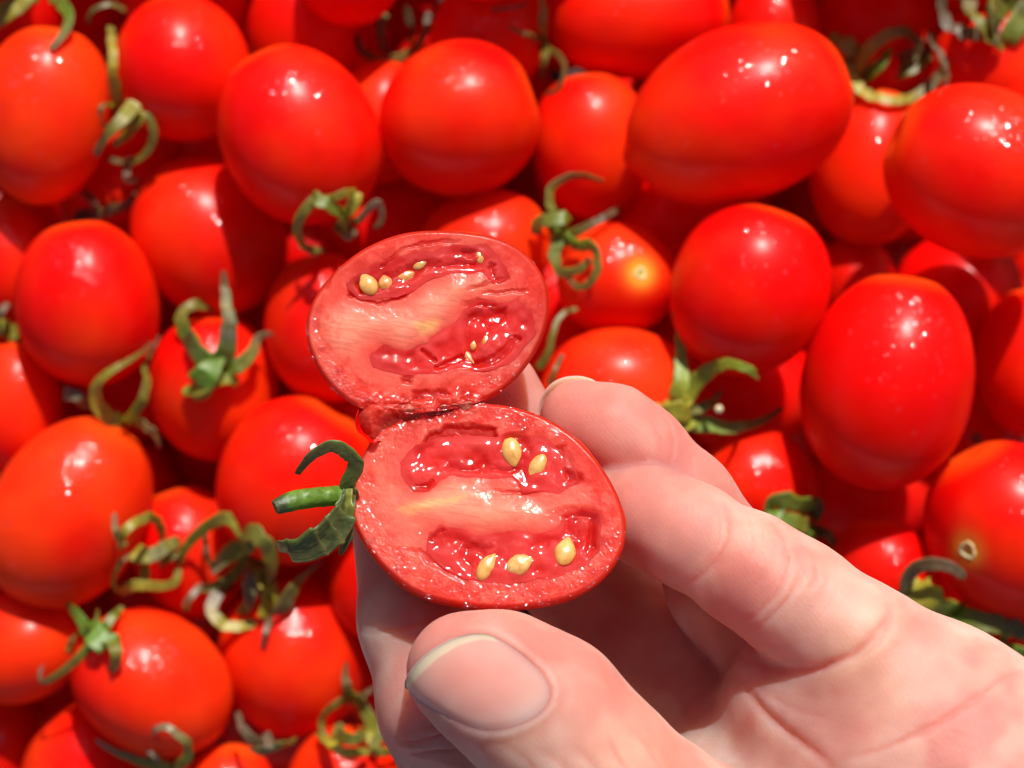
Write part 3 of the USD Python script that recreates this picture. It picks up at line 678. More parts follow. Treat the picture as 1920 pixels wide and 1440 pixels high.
def juice(parent, v, f, w, pl, seed, n):
    """Beads of juice on the torn, grainy flesh."""
    r = np.random.default_rng(seed + 500)
    tri = v[f]; ar = np.linalg.norm(np.cross(tri[:, 1] - tri[:, 0], tri[:, 2] - tri[:, 0]), axis=1)
    ww = ar * w[f].mean(1); pick = r.choice(len(f), n, p=ww / ww.sum())
    V, FF, k = [], [], 0
    for i in pick:
        R = r.uniform(.00010, .00026) * (1.5 if r.random() < .1 else 1)
        z = pl.n + np.append(r.normal(0, .22, 2), 0); z[1] += .12; z /= np.linalg.norm(z)
        a, b = lens(tri[i].mean(0) + pl.n * .00002, z, R, R * r.uniform(.12, .3), 8, 4)
        V.append(a); FF.append(b + k); k += len(a)
    part(parent, 'juice_beads', (np.vstack(V), np.vstack(FF)), 'dew', CO, kind='stuff')


def build_half(kind, outline, c, pl, depth, seed):
    c = np.array(c, float)
    p, rho = rings(outline, c, 190)
    nu = len(outline)
    q = warp(p, seed, 4.5)
    q2 = warp(p, seed + 7, 4, 1 / 11)
    edge = poly_sd(p, outline[::4])
    fine, mid, big = fbm(p, 1 / 5.0, seed + 1, 3) - .5, fbm(p, 1 / 16, seed + 2, 3) - .5, fbm(p, 1 / 55, seed + 3, 2) - .5
    h = .07 * mid + .02 * fine + .25 * big
    col = np.tile(C['pink'], (len(p), 1)) * (1 + .22 * mid[:, None] + .12 * fine[:, None])
    if kind == 'low':
        up = Z3([(395, 450), (480, 350), (620, 290), (780, 285), (1000, 300), (1110, 265), (1300, 300), (1450, 410), (1500, 540), (1400, 610), (1180, 600), (1120, 505), (900, 520), (720, 500), (640, 520), (560, 600), (470, 590), (400, 520)])
        lo = Z3([(590, 900), (640, 862), (760, 880), (860, 925), (960, 925), (1080, 890), (1250, 910), (1400, 890), (1430, 790), (1540, 750), (1650, 780), (1645, 980), (1560, 1085), (1400, 1150), (1180, 1190), (1000, 1185), (800, 1175), (660, 1095), (560, 1000)])
        trench = Z3([(385, 450), (500, 330), (560, 240), (700, 180), (900, 190), (1000, 200), (1010, 285), (870, 290), (720, 275), (560, 340), (450, 430)])
        side = [(Z3([(380, 995), (500, 1010), (560, 1060), (660, 1120), (790, 1190)]), 6), (Z3([(1365, 780), (1480, 745), (1630, 770), (1625, 900), (1600, 1010)]), 10), (Z3([(990, 620), (1120, 625), (1270, 640)]), 5), (Z3([(580, 930), (625, 880), (660, 865)]), 4),
                (Z3([(1070, 265), (1130, 255), (1190, 232)]), 5), (Z3([(470, 600), (540, 595), (590, 570)]), 5)]
        blots = [(Z3([(1430, 480), (1550, 510), (1560, 560), (1450, 580)]), 'red'), (Z3([(1360, 340), (1440, 320), (1420, 380)]), 'red')]
        core = Z3([(380, 700), (560, 590), (700, 520), (880, 540), (980, 640), (1200, 670), (1330, 780), (1200, 850), (900, 870), (620, 840), (450, 790)])
        yel = Z3([(370, 735), (520, 695), (700, 665), (800, 655), (760, 690), (560, 735), (430, 760)])
        grain = smoothstep(330, 60, (p[:, 0] - 640) * 3.43 * .9 - 60 + 60 * mid) + smoothstep(75, 25, edge) * smoothstep(930, 1040, p[:, 1]) + smoothstep(60, 20, edge) * smoothstep(860, 800, p[:, 1]) * .9
        pinkband = smoothstep(0, 1, (850 - p[:, 0]) / 150)
    else:
        up = Z2([(370, 440), (430, 380), (520, 320), (640, 280), (820, 225), (1000, 215), (1180, 165), (1340, 180), (1430, 260), (1510, 370), (1420, 415), (1330, 330), (1180, 330), (1000, 350), (900, 400), (780, 470), (690, 500), (560, 530), (430, 520)])
        lo = Z2([(1200, 640), (1300, 580), (1500, 585), (1570, 560), (1660, 650), (1690, 780), (1640, 850), (1540, 960), (1400, 1030), (1200, 1030), (1000, 1055), (760, 1060), (560, 1010), (530, 950), (630, 880), (760, 930), (880, 880), (1040, 790), (1150, 720)])
        trench = Z2([(350, 470), (430, 530), (560, 560), (700, 520), (800, 500), (790, 540), (700, 560), (560, 590), (420, 550), (350, 520)])
        side = [(Z2([(1220, 470), (1350, 430), (1500, 390)]), 4), (Z2([(1290, 1010), (1400, 985), (1500, 900), (1560, 830)]), 8), (Z2([(1000, 1040), (1100, 990), (1180, 960)]), 6), (Z2([(600, 300), (760, 170), (1000, 130), (1160, 125)]), 4),
                (Z2([(1180, 580), (1300, 560), (1400, 575)]), 6), (Z2([(900, 910), (980, 975)]), 4), (Z2([(160, 470), (210, 420), (240, 370)]), 5), (Z2([(1330, 500), (1500, 490), (1650, 480)]), 4)]
        blots = [(Z2([(1340, 650), (1500, 600), (1480, 680), (1390, 760), (1330, 740)]), 'red'), (Z2([(740, 1110), (820, 1095), (820, 1150), (750, 1160)]), 'red'), (Z2([(1170, 200), (1240, 165), (1300, 200), (1240, 250)]), 'red'),
                 (Z2([(800, 1200), (1050, 1190), (1100, 1240), (830, 1280)]), 'red'), (Z2([(1370, 290), (1420, 290), (1410, 380), (1380, 400)]), 'red')]
        core = Z2([(130, 680), (320, 580), (560, 620), (800, 600), (900, 480), (1100, 400), (1330, 380), (1420, 440), (1230, 500), (1120, 640), (900, 850), (740, 900), (560, 850), (300, 1000), (180, 900)])
        yel = Z2([(820, 720), (930, 690), (1010, 700), (960, 780), (880, 790)])
        grain = (smoothstep(300, 90, (p[:, 0] - 560) * 3.84 - 200 * (p[:, 1] - 640) / 100) + smoothstep(60, 20, edge) * smoothstep(640, 720, p[:, 1])) * .8
        pinkband = smoothstep(0, 1, (700 - p[:, 0]) / 120)
    su, sl, st = poly_sd(q, up), poly_sd(q, lo), poly_sd(q2, trench)
    cav = np.maximum(su, sl)
    wall_w = smoothstep(78, 30, edge + 26 * mid)
    col = blend(col, 'wall', wall_w * (1.0 - .5 * np.clip(pinkband, 0, 1)))
    col = blend(col, 'rose', smoothstep(-45, -4, cav) * .75)
    sc, sy = poly_sd(q, core), poly_sd(q2, yel)
    col = blend(col, 'peach', smoothstep(-12, 40, sc) * .75)
    col = blend(col, 'yellow', smoothstep(-10, 14, sy) * .7)
    h += .35 * smoothstep(-10, 35, sc)
    mot = fbm(p, 1 / 20, seed + 14, 3)
    ringz = smoothstep(85, 40, edge) * smoothstep(4, 14, edge)
    col = blend(col, 'red', ringz * smoothstep(.54, .68, mot) * .42); col = blend(col, 'pink', ringz * smoothstep(.46, .34, mot) * .45)
    col = blend(col, 'red', smoothstep(7, 0, np.abs(edge - 44 - 30 * big)) * smoothstep(.40, .6, fbm(p, 1 / 35, seed + 15, 2)) * .35 * (1 - np.clip(pinkband, 0, 1)))
    fibre = np.abs(fbm(np.stack([p[:, 0] / 60, (p[:, 1] - .18 * p[:, 0]) / 7, p[:, 0] * 0], -1), 1.0, seed + 4, 2) - .5)
    col = col * (1 - .22 * smoothstep(.10, 0, fibre) * smoothstep(-20, 20, sc))[:, None]
    mc = smoothstep(-5, 16, cav)
    jag = .5 + fbm(p, 1 / 7, seed + 8, 2)
    h -= .85 * mc + .08 * smoothstep(-16, 0, cav) * jag
    col = blend(col, 'red', smoothstep(-9, 7, cav + 8 * mid))
    mt = smoothstep(-2, 9, st)
    h -= .5 * mt; col = blend(col, 'red', smoothstep(-4, 6, st))
    for ln, w in side:
        d, a = line_d(q2, ln)
        k = smoothstep(w * 1.5, w * .3, d) * np.sin(math.pi * np.clip(a * .92 + .04, 0, 1)) ** .5
        h -= .18 * k; col = blend(col, 'red', k * .6)
    for pg, cn in blots:
        k = smoothstep(-4, 7, poly_sd(q2, pg)); h -= .3 * k; col = blend(col, cn, k * .9)
    # torn, juicy grains
    g = np.clip(grain, 0, 1.2) * (1 - mc)
    gr = fbm(p, 1 / 3.3, seed + 11, 2) - .5; gr2 = fbm(p, 1 / 8.5, seed + 12, 2) - .5
    h += g * (.045 * gr + .07 * gr2)
    hm = smoothstep(-16, 8, poly_sd(p, HIN[::4]))
    h -= .55 * np.clip(1 - edge / 9, 0, 1) ** 2 * (1 - hm)
    h += hm * (.22 * gr2 + .9 * mid)
    col = blend(col, 'wall', hm * .5); col = blend(col, 'red', hm * smoothstep(.02, -.12, mid)); col = blend(col, 'rose', hm * smoothstep(.05, .15, mid))
    col = blend(col, 'skin', smoothstep(10, 3, edge + 4 * mid) * (1 - hm))
    v = pl.at(p) + pl.n * (h * MM)[:, None]
    f = orient(v, grid_faces(nu, 190), pl.n)
    holder = fresh(cut, 'tomato_half'); hx = UsdGeom.Xform.Define(stage, holder)
    hx.GetPrim().SetCustomDataByKey('label', 'lower half held between thumb and fingertips' if kind == 'low' else 'upper half folded back from its hinge of flesh')
    part(holder, 'flesh', (v, f), 'flesh', CO, color=np.clip(col, 0, 1), vals=np.clip(g * .8 + .15, 0, 1))
    bv, bf = bowl(outline, c, pl, depth, seed, drop=.0004)
    bv[:nu] = v[-nu:]
    bf = orient(bv, bf, -pl.n)
    m = fbm(bv, 150, seed + 60, 2)
    part(holder, 'skin', (bv, bf), 'tomato_skin', CO, color=RED + (ORANGE - RED) * (.25 + .5 * m)[:, None])
    wj = np.clip(g - .25, 0, 1) * (1 - hm) + hm * .10 + .02
    juice(holder, v, f, wj, pl, seed, 300 if kind == 'low' else 130)
    # the jelly that fills the chambers
    gl = fbm(p, 1 / 30, seed + 21, 2) - .5; gs = fbm(p, 1 / 12, seed + 22, 2) - .5
    gh = (-.04 + .85 * gl + .10 * gs) * smoothstep(-4, 14, cav)
    dig = np.zeros(len(p))
    for pg, cn in blots: dig = np.maximum(dig, smoothstep(-6, 6, poly_sd(q2, pg)))
    for ln, w in side: dig = np.maximum(dig, smoothstep(w * 1.6, w * .5, line_d(q2, ln)[0]))
    bare = (Z3([(700, 440), (850, 450), (930, 400), (980, 450), (1140, 460), (1130, 520), (880, 520), (640, 500)]), Z3([(780, 960), (880, 940), (980, 980), (900, 1060), (830, 1160), (760, 1060)]), Z3([(1420, 790), (1540, 780), (1520, 930), (1430, 900)])) if kind == 'low' else \
           (Z2([(400, 420), (560, 380), (700, 330), (830, 270), (1100, 250), (1300, 270), (1200, 330), (900, 350), (780, 440), (600, 480), (440, 500)]), Z2([(1180, 640), (1300, 620), (1500, 640), (1400, 800), (1280, 960), (1200, 960), (1180, 800)]))
    for pg in bare: dig = np.maximum(dig, smoothstep(-6, 12, poly_sd(q2, pg)) * .95)
    gh -= .55 * dig * smoothstep(-4, 10, cav)
    gv = pl.at(p) + pl.n * (gh * MM)[:, None]
    keep = (cav > -7)[f].all(1)
    idx = np.unique(f[keep]); re = np.full(len(p), -1); re[idx] = np.arange(len(idx))
    gc = np.tile(C['gel'], (len(p), 1)); gc = blend(gc, 'gelred', smoothstep(.1, -.25, gl) * .8 + dig * .8); gc = gc * (1 + .25 * big[:, None])
    part(holder, 'jelly', (gv[idx], re[f[keep]]), 'gel', CO, color=np.clip(gc[idx], 0, 1))
    return holder


hl = build_half('low', LOW, (912, 955), PLOW, .0125, 11)
zz = lambda X, Y: tuple(Z3([(X, Y)])[0])
seeds(hl, PLOW, [(*zz(1095, 370), 29, 19, -80, .15, 0), (*zz(1255, 470), 30, 16, -118, -.05, 0), (*zz(832, 340), 20, 9, -95, -.5, 1), (*zz(935, 1105), 30, 16, 62, .1, 0), (*zz(1145, 1092), 27, 20, 24, .2, 2), (*zz(1440, 1005), 29, 20, 78, .15, 0),
                 (*zz(1265, 1030), 22, 13, 100, -.55, 1), (*zz(908, 470), 10, 4, 80, -.6, 1), (*zz(1040, 480), 9, 4, 85, -.6, 1), (*zz(1070, 960), 14, 8, 30, -.9, 1)], -.35, 70)
hu = build_half('up', UPP, (802, 606), PUPP, .0115, 23)
z2 = lambda X, Y: tuple(Z2([(X, Y)])[0])
seeds(hu, PUPP, [(*z2(500, 432), 23, 17, 120, .2, 0), (*z2(622, 415), 17, 14, 110, -.25, 1), (*z2(765, 372), 20, 13, 25, -.5, 1), (*z2(870, 288), 14, 9, 20, -.25, 0), (*z2(1075, 270), 18, 8, 10, -.45, 1), (*z2(1305, 232), 14, 9, 95, .0, 0),
                 (*z2(1258, 872), 9, 6, 80, .0, 0), (*z2(1358, 850), 15, 11, 100, -.3, 1), (*z2(1222, 950), 18, 7, -55, -.3, 1)], -.40, 90)

# the strip of skin and flesh that still joins the halves
hc = np.array([790.0, 769.0])
ho = Plane((800, 768), HAND + .0026, math.radians(16))
p, rho = rings(HIN, hc, 70)
edge = poly_sd(p, HIN[::3]); mid = fbm(p, 1 / 14, 77, 3) - .5; fine = fbm(p, 1 / 4.5, 78, 2) - .5
hh = .95 * smoothstep(0, 26, edge) - .50 + .6 * mid + .15 * fine * smoothstep(0, 8, edge)
col = np.tile(C['rose'], (len(p), 1)); col = blend(col, 'wall', smoothstep(.05, -.12, mid)); col = blend(col, 'red', smoothstep(-.06, -.2, mid)); col = blend(col, 'pink', smoothstep(.08, .2, mid) * .7)
col = blend(col, 'skin', smoothstep(6, 2, edge) * smoothstep(720, 690, p[:, 0])); col = blend(col, 'wall', smoothstep(735, 700, p[:, 0]) * .8)
wv = smoothstep(742, 806, p[:, 1])[:, None]
hh = hh + .25 + .6 * smoothstep(775, 705, p[:, 0]) * smoothstep(0, 16, edge)
hv = PUPP.at(p) * (1 - wv) + PLOW.at(p) * wv + ho.n * (hh * MM)[:, None]
hf = orient(hv, grid_faces(360, 70), ho.n)
part(cut, 'hinge', (hv, hf), 'flesh', CO, color=col, vals=np.full(len(p), .3))
bv, bf = bowl(HIN, hc, ho, .0035, 5, 12); bv[:360] = hv[-360:]
bf = bf[(np.tile(HIN[:, 0], 12)[bf] < 708).all(1)]
part(cut, 'hinge_skin', (bv, orient(bv, bf, -ho.n)), 'tomato_skin', CO, color=np.tile(RED, (len(bv), 1)))

# its calyx: a curled sepal, the green stalk and a broad wrinkled sepal
ch = fresh(cut, 'calyx'); UsdGeom.Xform.Define(stage, ch)
def tube(pts, radii, nc=18, squash=1.0):
    pts = np.asarray(pts, float); n = 60
    s = np.concatenate([[0], np.cumsum(np.linalg.norm(np.diff(pts, axis=0), axis=1))]); u = np.linspace(0, s[-1], n)
    c = CubicSpline(s, pts)(u); r = PchipInterpolator(s, radii)(u)
    tg = np.gradient(c, axis=0); tg /= np.linalg.norm(tg, axis=1, keepdims=True)
    sd = np.cross(tg, [0, 0, 1.0]); sd /= np.linalg.norm(sd, axis=1, keepdims=True); nm = np.cross(sd, tg)
    an = np.arange(nc) * 2 * math.pi / nc
    v = (c[:, None] + r[:, None, None] * (np.cos(an)[None, :, None] * sd[:, None] + squash * np.sin(an)[None, :, None] * nm[:, None])).reshape(-1, 3)
    f = grid_faces(nc, n); k = len(v)
    v = np.vstack([v, c[:1], c[-1:]]); f = np.vstack([f, [(k, i, (i + 1) % nc) for i in range(nc)], [(k + 1, (n - 1) * nc + (i + 1) % nc, (n - 1) * nc + i) for i in range(nc)]])
    nn = np.cross(v[f[:, 1]] - v[f[:, 0]], v[f[:, 2]] - v[f[:, 0]])
    if (nn * (v[f].mean(1) - c[np.minimum(f[:, 0] // nc, n - 1)])).sum() < 0: f = f[:, ::-1]
    return v, f, np.concatenate([np.repeat(np.linspace(0, 1, n), nc), [0, 1]])
def P3(rows): return np.array([P(x, y, HAND + dz * MM) for x, y, dz in rows])
mpp = HAND / F
v, f, cv = sepal(P3([(652, 925, .5), (660, 890, -1.0), (664, 858, -2.2), (644, 838, -3.0), (612, 838, -3.2), (580, 858, -2.8), (556, 890, -1.8)]), np.array([26, 30, 32, 30, 24, 20, 12]) * mpp, ((.12, .15, .015), (.05, .065, .02), (.06, .085, .02), (.045, .05, .02), (.02, .018, .012)), 301, thick=.42, n=70, nc=20)
part(ch, 'sepal', (v, f), 'green', CO, color=cv, label='curled upper sepal with a black tip')
v, f, t_ = tube(P3([(664, 930, 2.5), (630, 930, .2), (590, 933, -1.6), (548, 940, -3.0), (516, 952, -3.8)]), np.array([20, 19, 18.5, 18.5, 14]) * mpp)
v = v + (fbm(v, 1300, 9, 2)[:, None] - .5) * .00028
gcol = np.array([.085, .165, .010]) * np.ones((len(v), 1)); gcol = gcol + (np.array([.035, .05, .015]) - gcol) * (smoothstep(.80, .93, t_) + smoothstep(.25, 0, t_) * .6).clip(0, 1)[:, None]
part(ch, 'stalk', (v, f), 'green', CO, color=gcol * (.75 + .5 * fbm(v, 900, 4, 2))[:, None], label='short bright green stalk with a dark cut end')
v, f, cv = sepal(P3([(650, 905, .8), (646, 950, -.6), (628, 985, -2.0), (596, 1012, -2.8), (556, 1026, -2.6), (518, 1016, -1.8)]), np.array([18, 44, 66, 70, 50, 10]) * mpp, ((.06, .085, .015), (.06, .08, .02), (.055, .065, .018), (.05, .052, .02)), 302, thick=.26, grooves=7, n=80, nc=40)
v = v + (fbm(v, 1100, 19, 3)[:, None] - .5) * .0005
part(ch, 'sepal', (v, f), 'green', CO, color=cv, label='broad wrinkled olive sepal')
v, f, cv = sepal(P3([(636, 1040, .5), (652, 1000, .0), (650, 950, -.4), (652, 905, .2), (672, 872, 0)]), np.array([10, 26, 30, 24, 10]) * mpp, ((.05, .055, .02), (.06, .08, .015), (.16, .17, .015), (.13, .15, .02)), 303, thick=.4, n=60, nc=16)
part(ch, 'sepal', (v, f), 'green', CO, color=cv)

# ------------------------------------------------------------------ the hand (millimetres: x right, y up, z towards the lens)
def J(px, py, dd, r):
    d = HAND * 1000 + dd
    return np.array([(px - 960) / F * d, (720 - py) / F * d, -d, r])


def cone_sd(p, a, b):
    """Distance to a round cone between two joints."""
    ba = b[:3] - a[:3]; l2 = ba @ ba; rr = a[3] - b[3]; a2 = l2 - rr * rr; il2 = 1 / l2
    pa = p - a[:3]; y = pa @ ba; z = y - l2
    w = pa * l2 - y[:, None] * ba; x2 = np.einsum('ij,ij->i', w, w)
    y2, z2_ = y * y * l2, z * z * l2
    k = np.sign(rr) * rr * rr * x2
    d = (np.sqrt(x2 * a2 * il2) + y * rr) * il2 - a[3]
    m1 = np.sign(z) * a2 * z2_ > k; m2 = np.sign(y) * a2 * y2 < k
    d = np.where(m2, np.sqrt(x2 + y2) * il2 - a[3], d)
    return np.where(m1, np.sqrt(x2 + z2_) * il2 - b[3], d)


def smin(a, b, k):
    h = np.clip(.5 + .5 * (b - a) / k, 0, 1)
    return b + (a - b) * h - k * h * (1 - h)


def chain(p, js, k):
    d = None
    for a, b in zip(js[:-1], js[1:]):
        c = cone_sd(p, a, b); d = c if d is None else smin(d, c, k)
    return d


PINKY = [J(1168, 948, 9, 5.2), J(1215, 966, 7, 5.9), J(1292, 1003, 3, 5.95), J(1405, 1068, -1.5, 6.35), J(1490, 1124, -3, 6.7), J(1632, 1220, -5, 6.9)]
RING = [J(1086, 786, 13, 4.9), J(1150, 806, 11.5, 5.2), J(1205, 845, 11, 5.1), J(1285, 940, 12, 5.9), J(1372, 1092, 14, 8.0), J(1500, 1240, 11, 9)]
MIDDLE = [J(925, 735, 22, 6.0), J(985, 870, 23, 6.8), J(1075, 1060, 27, 7.9), J(1175, 1200, 26, 8.4), J(1420, 1360, 15, 9)]
INDEX = [J(752, 985, 19, 6.3), J(778, 1165, 11, 6.65), J(826, 1330, 7, 7.2), J(890, 1490, 17, 8.2), J(1120, 1560, 18, 9), J(1360, 1500, 16, 9.5)]
THUMB = [J(872, 1258, -7, 6.6), J(940, 1285, -7.5, 7.9), J(1025, 1345, -8, 8.9), J(1110, 1440, -8, 9.0), J(1230, 1570, -7, 10.5), J(1400, 1700, -5, 12)]
PALM = [[J(1612, 1214, -4.5, 6.9), J(1762, 1340, -5, 9.6), J(2030, 1535, -8, 12.5)],
        [J(1500, 1310, 3, 8.6), J(1690, 1440, -6, 11), J(1980, 1620, -13, 14)],
        [J(1400, 1400, 12, 9), J(1580, 1560, -1, 12), J(1900, 1770, -12, 15)],
        [J(1290, 1560, 4, 9), J(1550, 1750, 2, 13), J(1900, 1800, 2, 16)]]


def hand_sd(p):
    palm = None
    for ch_ in PALM:
        c = chain(p, ch_, 3.0); palm = c if palm is None else smin(palm, c, 4.5)
    out = None
    fs = [(PINKY, 2.6), (RING, 2.5), (MIDDLE, 3.0), (INDEX, 3.0), (THUMB, 4.0)]
    for js, k in fs:
        d = smin(chain(p, js, 2.2), palm, k)
        out = d if out is None else smin(out, d, .7)
    return out


def surface_nets(fn, lo, hi, s):
    ax = [np.arange(a, b + s, s) for a, b in zip(lo, hi)]
    g = np.stack(np.meshgrid(*ax, indexing='ij'), -1); sh = g.shape[:3]
    flat = g.reshape(-1, 3); val = np.empty(len(flat))
    for i in range(0, len(flat), 400000): val[i:i + 400000] = fn(flat[i:i + 400000])
    val = val.reshape(sh)
    n = tuple(x - 1 for x in sh)
    cnt = np.zeros(n); acc = np.zeros(n + (3,))
    cs = [(i, j, k) for i in (0, 1) for j in (0, 1) for k in (0, 1)]
    sub = lambda c: val[c[0]:c[0] + n[0], c[1]:c[1] + n[1], c[2]:c[2] + n[2]]
    for c in cs:
        for axx in range(3):
            if c[axx]: continue
            e = list(c); e[axx] = 1
            a, b = sub(c), sub(tuple(e)); m = (a < 0) != (b < 0)
            t = np.where(m, a / np.where(m, a - b, 1), 0)
            off = np.array(c, float) + np.zeros(n + (3,)); off[..., axx] += t
            acc[m] += off[m]; cnt += m
    act = cnt > 0; idx = np.full(n, -1); idx[act] = np.arange(act.sum())
    base = np.stack(np.meshgrid(*[np.arange(x) for x in n], indexing='ij'), -1)
    v = (base[act] + acc[act] / cnt[act][:, None]) * s + np.array(lo)
    quads = []
    for axx in range(3):
        o1, o2 = [x for x in range(3) if x != axx]
        sl = [slice(1, x) for x in n]; sl[axx] = slice(0, n[axx])
        a = val[tuple(sl[i] for i in range(3))]
        sl2 = list(sl); sl2[axx] = slice(1, n[axx] + 1); b = val[tuple(sl2)]
        m = (a < 0) != (b < 0); w = np.argwhere(m)
        w[:, o1] += 1; w[:, o2] += 1
        def cell(d1, d2):
            q = w.copy(); q[:, o1] += d1; q[:, o2] += d2; return idx[q[:, 0], q[:, 1], q[:, 2]]
        quads.append(np.stack([cell(-1, -1), cell(0, -1), cell(0, 0), cell(-1, 0)], -1))
    f = np.vstack(quads)
    return v, np.vstack([f[:, [0, 1, 2]], f[:, [0, 2, 3]]])


lo, hi = np.array([-26., -72., -232.]), np.array([78., 6., -172.])
hv, hf = surface_nets(hand_sd, lo, hi, .85)
m = trimesh.Trimesh(hv, hf, process=False); m = m.subdivide()
near = m.copy()
hv, hf = np.array(m.vertices), np.array(m.faces)


def grad(p, e=.15):
    g = np.stack([hand_sd(p + np.eye(3)[i] * e) - hand_sd(p - np.eye(3)[i] * e) for i in range(3)], -1)
    return g / np.maximum(np.linalg.norm(g, axis=1, keepdims=True), 1e-9)


inb = ((hv > lo + .9) & (hv < hi - .9)).all(1)
for _ in range(2):
    d = hand_sd(hv); gdir = grad(hv)
    hv = np.where(inb[:, None], hv - np.clip(d, -.5, .5)[:, None] * gdir, hv)
hn = grad(hv)
tri = hv[hf]; fn = np.cross(tri[:, 1] - tri[:, 0], tri[:, 2] - tri[:, 0])
flip = np.einsum('ij,ij->i', fn, hn[hf].mean(1)) < 0
hf[flip] = hf[flip][:, ::-1]
pix = np.stack([960 + hv[:, 0] / -hv[:, 2] * F, 720 - hv[:, 1] / -hv[:, 2] * F], -1)
facing = np.einsum('ij,ij->i', hn, -hv / np.linalg.norm(hv, axis=1, keepdims=True))
dep = -hv[:, 2]
which = np.argmin(np.stack([chain(hv, js, 2.2) for js in (PINKY, RING, MIDDLE, INDEX, THUMB)], -1), 1)

# creases and folds of the skin: (finger or -1, points, width px, depth mm)
CREASE = [
 (0, [(1352, 938), (1366, 985), (1352, 1035), (1316, 1076), (1280, 1098)], 9, .30), (0, [(1338, 945), (1350, 990), (1334, 1040), (1300, 1072)], 7, .12),
 (0, [(1452, 990), (1476, 1040), (1462, 1090), (1420, 1150), (1380, 1180)], 8, .22), (0, [(1490, 1020), (1500, 1065), (1482, 1110), (1440, 1160), (1396, 1196)], 8, .26), (0, [(1420, 985), (1438, 1030), (1424, 1080), (1390, 1120)], 6, .10),
 (0, [(1400, 965), (1414, 1000), (1408, 1040)], 5, .08), (0, [(1520, 1040), (1530, 1080), (1512, 1130)], 5, .07),
 (-1, [(1660, 1122), (1668, 1150), (1640, 1190), (1600, 1225), (1545, 1252), (1470, 1258), (1390, 1230)], 15, .60), (-1, [(1675, 1130), (1650, 1200), (1600, 1240)], 8, .15),
 (1, [(1240, 775), (1262, 820), (1256, 868)], 7, .22), (1, [(1222, 790), (1238, 830), (1234, 862)], 5, .10), (1, [(1290, 850), (1300, 880), (1290, 910)], 5, .1),
 (3, [(676, 1180), (720, 1184), (770, 1174), (830, 1160)], 7, .30), (3, [(690, 1195), (740, 1196), (790, 1190)], 5, .12),
 (3, [(748, 1392), (800, 1386), (860, 1372), (920, 1392)], 8, .35), (3, [(760, 1415), (820, 1408), (900, 1410)], 7, .25), (3, [(740, 1370), (790, 1366), (840, 1352)], 6, .15),
 (-1, [(1920, 1258), (1860, 1284), (1800, 1330), (1730, 1370), (1660, 1400), (1580, 1420)], 10, .28), (-1, [(1380, 1262), (1412, 1310), (1450, 1350), (1500, 1390), (1560, 1440)], 16, .65),
 (-1, [(1400, 1268), (1440, 1300), (1490, 1330), (1540, 1345)], 10, .20), (-1, [(1330, 1262), (1300, 1290), (1290, 1310)], 9, .3),
 (4, [(1140, 1380), (1160, 1420), (1180, 1450)], 10, .22), (4, [(1080, 1400), (1110, 1430), (1130, 1460)], 10, .22), (4, [(1010, 1410), (1050, 1430), (1080, 1470)], 12, .20), (4, [(1190, 1365), (1215, 1400), (1240, 1440)], 9, .16),
 (4, [(950, 1400), (990, 1430), (1010, 1460)], 10, .15),
]
for k in range(9):                                                  # the fine parallel lines of the finger's back bend
    t_ = k / 8
    CREASE.append((0, [(1395 + 165 * t_, 958 + 102 * t_), (1412 + 160 * t_, 1000 + 95 * t_), (1400 + 150 * t_, 1046 + 88 * t_), (1372 + 150 * t_, 1090 + 80 * t_)], 5.5, .055 + .05 * (k % 3 == 0)))
for k in range(5): CREASE.append((1, [(1250 + 14 * k, 800 + 17 * k), (1262 + 14 * k, 835 + 17 * k), (1256 + 14 * k, 872 + 17 * k)], 5, .06))
for k in range(6): CREASE.append((-1, [(1440 + 60 * k, 1310 + 12 * k), (1500 + 62 * k, 1350 + 6 * k), (1570 + 60 * k, 1368 + 10 * k)], 5, .05))
disp = np.zeros(len(hv)); cre = np.zeros(len(hv))
for fi, ln, w, dp in CREASE:
    c = curve(np.array(ln, float), 24)
    box = (pix[:, 0] > c[:, 0].min() - 60) & (pix[:, 0] < c[:, 0].max() + 60) & (pix[:, 1] > c[:, 1].min() - 60) & (pix[:, 1] < c[:, 1].max() + 60) & (facing > -.1)
    if fi >= 0: box &= which == fi
    else: box &= dep < 203
    ii = np.where(box)[0]
    if not len(ii): continue
    jit = 5 * (fbm(pix[ii], 1 / 22, 5, 2)[:, None] - .5)
    d, a = line_d(pix[ii] + jit, c)
    end = np.sin(math.pi * np.clip(a * .96 + .02, 0, 1)) ** .5
    g = np.exp(-(d / (w * .5)) ** 2) * end
    bul = np.exp(-((d - w * 1.9) / (w * 1.1)) ** 2) * end
    disp[ii] += -dp * .8 * g + dp * .16 * bul
    cre[ii] = np.maximum(cre[ii], g * min(1, dp / .3))
soft = fbm(hv, 1 / 6.0, 41, 2) - .5
disp += .22 * soft + .05 * (fbm(hv, 1 / 1.1, 42, 2) - .5)

# the bed of the thumb nail
NAIL = closed_curve([(757, 1280), (775, 1252), (805, 1222), (848, 1198), (905, 1187), (950, 1204), (995, 1240), (1034, 1290), (1026, 1325), (990, 1352), (945, 1370), (900, 1372), (850, 1352), (800, 1325), (765, 1300)], 220)
ii = np.where((which == 4) & (facing > 0))[0]
sdn = poly_sd(pix[ii], NAIL[::4])
disp[ii] += -.22 * smoothstep(-3, 8, sdn) + .28 * np.exp(-((sdn + 9) / 9) ** 2) * smoothstep(800, 900, pix[ii][:, 0])
hv2 = hv + hn * disp[:, None]

